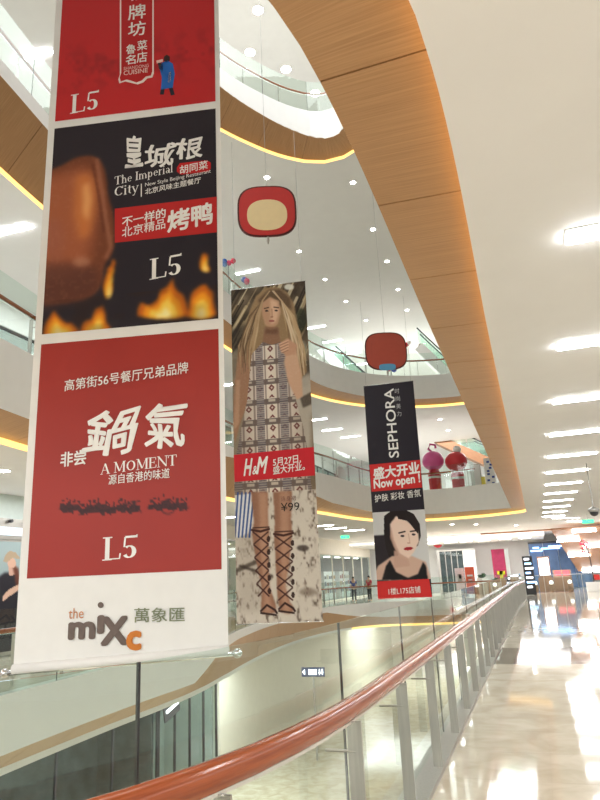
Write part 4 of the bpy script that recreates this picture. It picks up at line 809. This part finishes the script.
def planter(px, y, w_, h, label, lush):
    t = thing('planter', label, 'planter', floor_at(px, y)); b = MB(); b.lathe([(w_*.8, 0), (w_, h), (w_*.9, h), (w_*.85, h-.06)], n=4); b.build('pot', WHITE, t)
    for k in range(lush):
        r = random.Random(k+int(px)); an = r.uniform(0, 6.28); l = r.uniform(.35, .6); c = Vector((math.cos(an), math.sin(an), r.uniform(.5, 1.6))).normalized(); sd = c.cross(Vector((0, 0, 1))).normalized()*.09; o = Vector((0, 0, h-.05)); b = MB()
        b.quad(o, o+c*l*.5+sd, o+c*l+Vector((0, 0, -.08)), o+c*l*.5-sd); b.build('leaf', LEAF, t)
planter(481.5, 50, .42, 1.2, 'tall white pot with leafy plant right of the orange poster', 40); planter(494, 50.5, .4, .85, 'low pot with bushy dark plant under the magenta window', 40)
t = thing('planter_wall', 'long low brown planter wall behind the end of the handrail', 'planter', floor_at(472, 51.5)); bx('wall', WALLWOOD, t, 0, 0, 0, 3.2, .5, .95); bx('coping', WHITE, t, -.03, -.03, .95, 3.23, .53, 1.0)
# exit signs and a ceiling camera
def exit_sign(p, zc, label, sx=.3):
    t = thing('exit_sign', label, 'exit sign', p); bx('box', WHITE, t, -sx-.02, 0, -.12, sx+.02, .06, .12); bx('lit_face', GREENL, t, -sx, -.012, -.1, sx, 0, .1); b = MB(); b.tube([(0, .03, .12), (0, .03, zc-p.z)], .012, 6); b.build('rod', WIRE, t)
    b = MB(); b.ball((-.06, -.02, .045), .022, 6, 4); b.build('running_figure', WHITE, t); bx('arrow', WHITE, t, .02, -.016, -.02, .18, -.012, .01)
exit_sign(at_y(588, 521.5, 40), C1, 'green exit sign hanging from the ceiling at the right edge'); p = at_y(345, 537, 44); exit_sign(p, C1, 'small green exit sign across the atrium above the two people')
exit_sign(at_y(554, 424, 15.9), C1, 'green sign hanging edge-on between the walkway strip lights', .14)
t = thing('ceiling_camera', 'grey ceiling camera on a bracket at the right edge', 'camera', at_y(594, 512, 20)); zc = C1-t.location.z
b = MB(); b.lathe([(.13, .0), (.15, .05), (.13, .1), (.03, .14), (.012, .2), (.012, zc)], n=16); b.build('bracket', WIRE, t, True); b = MB(); b.ball((0, 0, 0), .12, 14, 8); b.build('dome', DARK, t, True)
# ------------------------------------------------------------------ escalators behind the balconies
def escalator(label, pb, pt, width, soffit, dy=0):
    pb = Vector(pb); pt = Vector(pt); t = thing('escalator', label, 'escalator', pb); d = pt-pb; o = Vector((0, 0, 0)); hw = Vector((0, width/2, 0)); b = MB(); b.obox(o+Vector((0, 0, -.25)), d+Vector((0, 0, -.25)), width+.2, .6); b.build('truss', soffit, t)
    for sg in (-1, 1):
        s_ = hw*sg; n = 6
        for k in range(n):
            a = o+d*(k/n+.004)+s_; e = o+d*((k+1)/n-.004)+s_; g = MB(); h = Vector((0, 0, .95)); f = Vector((0, .012, 0)); lo = Vector((0, 0, .06)); g.quad(a+lo-f, e+lo-f, e+h-f, a+h-f); g.quad(a+lo+f, a+h+f, e+h+f, e+lo+f); g.quad(a+h-f, e+h-f, e+h+f, a+h+f); g.build('glass_panel', ESG, t)
        g = MB(); g.tube([o+s_+Vector((0, 0, 1.0)), d+s_+Vector((0, 0, 1.0))], .045, 8); g.build('handrail', DARK, t)
    n = 14
    for k in range(n): a = o+d*((k+.5)/n); bx('step', STEEL, t, a.x-abs(d.x)/n/2, -width/2+.05, a.z-.1, a.x+abs(d.x)/n/2, width/2-.05, a.z+.08)
ESG = glass('escalator_glass', (.84, .93, .89), 1.0)
pt = at_y(424, 431, 46); sl = at_y(496, 463, 46); k = (F1+.3-pt.z)/(sl.z-pt.z); pb = pt+(sl-pt)*k
escalator('escalator with oak underside one storey up behind the round pink and red figures', pb, pt, 1.2, WALLWOOD)
for (xa, ya, xb, yb, yy, lab) in ((312, 334, 352, 371, 40, 'escalator with green glass sides two storeys up, left of the brown board'), (420, 342, 458, 378, 39, 'escalator with green glass sides two storeys up, beside the oak beam')):
    pt = at_y(xa, ya+4, yy); sl = at_y(xb, yb+4, yy); k = (F2+.3-pt.z)/(sl.z-pt.z); escalator(lab, pt+(sl-pt)*k, pt, 1.2, WHITE)
# ------------------------------------------------------------------ hanging boards, balloons, figures
def board(label, c, w_, h, rim, body, inner, ztop, iw, ih, dz, low=None):
    t = thing('hanging_board', label, 'hanging board', c, .35)
    def sq(a, b_, y, e=3.2): return [(a*math.copysign(abs(math.cos(q))**(2/e), math.cos(q)), y, b_*math.copysign(abs(math.sin(q))**(2/e), math.sin(q))) for q in np.linspace(0, 2*math.pi, 41)[:-1]]
    def slab(name, a, b_, y0, y1, m_, off=0, e=3.2):
        b = MB(); f = [(x, y, z+off) for x, y, z in sq(a, b_, y0, e)]; g = [(x, y, z+off) for x, y, z in sq(a, b_, y1, e)]; b.poly(f); b.poly(g[::-1])
        for i in range(40): j = (i+1) % 40; b.quad(f[i], g[i], g[j], f[j])
        return b.build(name, m_, t)
    slab('rim', w_/2, h/2, 0, .03, rim); slab('face', w_/2*.94, h/2*.94, -.012, 0, body); 
    if inner: slab('centre_panel', iw, ih, -.022, -.012, inner, dz, 2.4)
    if low: slab('lower_tab', .22, .09, -.024, -.012, low, -h/2*.86)
    b = MB(); b.tube([(0, .015, h/2*.98), (0, .015, ztop-c.z)], .005, 5); b.build('wire', WIRE, t); b = MB(); b.lathe([(.02, 0), (.03, -.08), (.012, -.16)], (0, .015, -h/2), 8); b.build('weight', STEEL, t)
BRED = mat('board_red', srgb(206, 52, 50), .5, var=.03); BCREAM = mat('board_cream', srgb(250, 228, 178), .5, var=.02); BRIM = mat('board_rim', srgb(84, 34, 36), .5, var=.05); BBROWN = mat('board_brown', srgb(178, 78, 62), .5, var=.03); BBLUE = mat('board_blue', srgb(90, 160, 206), .5, var=.05)
d = ray(267, 211).normalized()*14.2; board('red rounded board with cream centre hanging on a wire', Vector((d.x, d.y, d.z+EYE)), 1.24, 1.2, BRIM, BRED, BCREAM, C4, .42, .36, -.1)
d = ray(386, 351).normalized()*17.5; board('reddish brown rounded board with blue tab hanging on a wire', Vector((d.x, d.y, d.z+EYE)), 1.12, 1.06, BRIM, BBROWN, None, C3, 0, 0, 0, BBLUE)
def balloons(label, p, cols, r=.13, stand=False):
    t = thing('balloon_bunch', label, 'balloons', p); R_ = random.Random(int(p.y*100)); top = Vector((0, 0, 0))
    if stand: b = MB(); b.tube([(0, 0, F2-p.z), (0, 0, -.1)], .015, 6); b.build('stick', WHITE, t); b = MB(); b.lathe([(.18, F2-p.z), (.16, F2-p.z+.04)], n=12); b.build('foot', WHITE, t)
    for k, c in enumerate(cols):
        o = Vector((R_.uniform(-.2, .2), R_.uniform(-.15, .15), R_.uniform(-.15, .25))); b = MB(); b.ball(o, r, 12, 8, (1, 1, 1)); b.lathe([(.02, -.02), (.005, .02)], (o.x*.98, o.y*.98, (o.z-r)), 6); bb = b.build('balloon', mat('balloon_%d_%d_%d' % c, srgb(*c), .25, var=.02), t, True)
        s_ = MB(); s_.tube([(o.x, o.y, o.z-r), (0, 0, -.5)], .004, 4); s_.build('string', WIRE, bb)
balloons('bunch of blue and red balloons at the curved balcony rail, left one', at_x(229, 263, -10.0), [(60, 110, 200), (220, 60, 90), (110, 150, 220), (226, 90, 130)], .11); balloons('bunch of pink and blue balloons at the curved balcony rail, right one', at_x(245, 280, -10.0), [(226, 110, 140), (220, 90, 120), (90, 120, 200), (230, 150, 170)], .12)
balloons('bunch of red and dark blue balloons on the balcony below the brown board', at_y(391, 368, 35.6), [(196, 40, 60), (40, 60, 150), (206, 50, 66), (50, 70, 160), (190, 40, 56)], .17, True); balloons('small red and white balloons beside the brown board', at_y(408, 345, 35.6), [(216, 50, 60), (240, 236, 232), (206, 44, 54)], .12, True)
PINK = mat('figure_pink', srgb(206, 84, 146), .3, var=.03); FRED = mat('figure_red', srgb(206, 48, 58), .3, var=.03)
for px, py, m_, lab, extra in ((433, 461, PINK, 'large round pink inflatable with a curl on top, on the balcony', 0), (456, 461.5, FRED, 'large round red inflatable with a white ball on top, on the balcony', 1)):
    c = at_y(px, py, 37.3); t = thing('inflatable_figure', lab, 'inflatable', (c.x, 37.3, F1)); z = c.z-F1; b = MB(); b.ball((0, 0, z), .62, 18, 12, (1, .9, .92)); b.build('round_top', m_, t, True)
    b = MB(); b.lathe([(.3, .0), (.34, .1), (.36, z-.75), (.28, z-.5)], n=14); b.build('body', FRED, t, True); b = MB(); b.lathe([(.37, z-1.02), (.37, z-.9)], n=14); b.build('white_belt', WHITE, t, True)
    b = MB()
    if extra: b.ball((.12, 0, z+.66), .24, 12, 8); b.build('white_ball', WHITE, t, True)
    else: b.tube([(0, 0, z+.5), (-.2, 0, z+.72), (-.08, 0, z+.98), (.2, 0, z+.92), (.22, 0, z+.72)], .07, 8); b.build('curl', PINK, t, True)
# boards on the balcony one storey up
c = at_y(476.5, 480, 37.2); t = thing('standing_poster', 'plain white board on the balcony right of the red inflatable', 'poster', (c.x, 37.2, F1)); bx('panel', WHITE, t, -.24, 0, .2, .24, .05, 1.4); bx('frame', STEEL, t, -.28, .05, 0, .28, .08, 1.44)
c = at_y(490.5, 478, 37.2); t = thing('standing_poster', 'blue and white patterned board on the balcony beside the oak beam', 'poster', (c.x, 37.2, F1)); bx('panel', WHITE, t, -.26, 0, .1, .26, .05, 1.7); BL = mat('print_blue', srgb(40, 66, 150), .5, var=.1)
for k in range(8): r = random.Random(k); x = r.uniform(-.22, .1); z = .25+k*.17; bx('print', BL, t, x, -.01, z, x+.14, 0, z+.11)
bx('yellow_card', mat('card_yellow', srgb(230, 214, 90), .6, var=.05), t, -.5, -.05, .2, -.28, -.02, .7)
# reflection in the near glass, built as a solid lit sign and post
c = at_y(313, 672, 30); t = thing('reflected_sign', 'reflection of a dark sign with white arrows in the near glass, built as a lit sign one storey down', 'sign', (c.x, 30, FL)); zz = c.z-FL; bx('post', STEEL, t, -.04, 0, 0, .04, .06, zz); bx('panel', mat('sign_navy', srgb(40, 66, 120), .4, var=.05), t, -.55, -.02, zz-.2, .55, .06, zz+.2)
b = MB(); b.poly([(-.5, -.03, zz), (-.38, -.03, zz-.12), (-.38, -.03, zz+.12)]); b.build('arrow', SCREEN, t); bx('pictogram', SCREEN, t, -.2, -.03, zz-.11, .18, -.02, zz+.11)
for x in (.32, .45): b = MB(); b.poly([(x-.05, -.03, zz), (x, -.03, zz-.13), (x+.05, -.03, zz)]); b.box(x-.02, -.03, zz-.02, x+.02, -.025, zz+.12); b.build('arrow', SCREEN, t)
# ------------------------------------------------------------------ people
def person(label, p, rz, shirt, pants, hair, H=1.7, arm=0):
    root = thing('person', label, 'person', p, rz); s_ = H/1.7
    def skin(name, V, E, m_, parent=root, sub=2):
        me = bpy.data.meshes.new(name); me.from_pydata([tuple(c*s_ for c in v[:3]) for v in V], E, []); o = link(bpy.data.objects.new(name, me), parent)
        md = o.modifiers.new('skin', 'SKIN'); 
        for i, v in enumerate(V): me.skin_vertices[0].data[i].radius = (v[3]*s_, v[4]*s_ if len(v) > 4 else v[3]*s_)
        me.skin_vertices[0].data[0].use_root = True; o.modifiers.new('sub', 'SUBSURF').levels = sub; o.modifiers['sub'].render_levels = sub; me.materials.append(m_); return o
    SK = mat('skin_tone', srgb(206, 164, 138), .6, var=.04)
    V = [(0, 0, .93, .13, .1), (0, 0, 1.15, .125, .09), (0, 0, 1.36, .15, .09), (0, 0, 1.46, .05, .05), (0, -.01, 1.54, .075, .085), (0, -.01, 1.64, .07, .085)]; E = [(0, 1), (1, 2), (2, 3), (3, 4), (4, 5)]
    for sg in (-1, 1):
        k = len(V); V += [(sg*.17, 0, 1.38, .05), (sg*.21, .02, 1.12, .042), (sg*.2, -.1-arm, .92+arm, .034), (sg*.2, -.15-arm, .86+arm, .03)]; E += [(2, k), (k, k+1), (k+1, k+2), (k+2, k+3)]
        k = len(V); V += [(sg*.085, 0, .84, .085), (sg*.095, -.01, .47, .06), (sg*.1, .02, .08, .042), (sg*.11, -.1, .035, .035)]; E += [(0, k), (k, k+1), (k+1, k+2), (k+2, k+3)]
    skin('body', V, E, SK)
    tv = [(0, 0, .9, .15, .115), (0, 0, 1.15, .142, .105), (0, 0, 1.37, .165, .105), (0, 0, 1.44, .07, .07)]; te = [(0, 1), (1, 2), (2, 3)]
    for sg in (-1, 1): k = len(tv); tv += [(sg*.175, 0, 1.38, .065), (sg*.205, .015, 1.2, .058)]; te += [(2, k), (k, k+1)]
    skin('shirt', tv, te, shirt); pv = [(0, 0, .92, .145, .11)]; pe = []
    for sg in (-1, 1): k = len(pv); pv += [(sg*.085, 0, .82, .1), (sg*.095, -.01, .47, .075), (sg*.1, .02, .1, .06)]; pe += [(0, k), (k, k+1), (k+1, k+2)]
    skin('trousers', pv, pe, pants); b = MB(); b.ball((0, .015, 1.615*s_), .098*s_, 12, 8, (.9, 1.05, 1)); b.build('hair', hair, root, True)
    b = MB(); b.lathe([(.001, 0), (.014, .01), (.008, .035)], (0, -.1*s_, 1.58*s_), 6); b.build('nose', SK, root)
HAIR = mat('black_hair', (.02, .018, .018), .5, var=.2); person('person in a blue shirt standing at the far railing, left of the other person', floor_at(352.5, 46.2), .4, mat('shirt_blue', srgb(52, 66, 150), .8, var=.08), mat('trouser_dark', srgb(44, 46, 60), .8, var=.1), HAIR)
person('person in a bright red top standing at the far railing beside the third banner', floor_at(368, 46.0), -.4, mat('shirt_red', srgb(216, 62, 84), .8, var=.08), mat('trouser_black', srgb(40, 38, 46), .8, var=.1), HAIR, 1.72, .08)
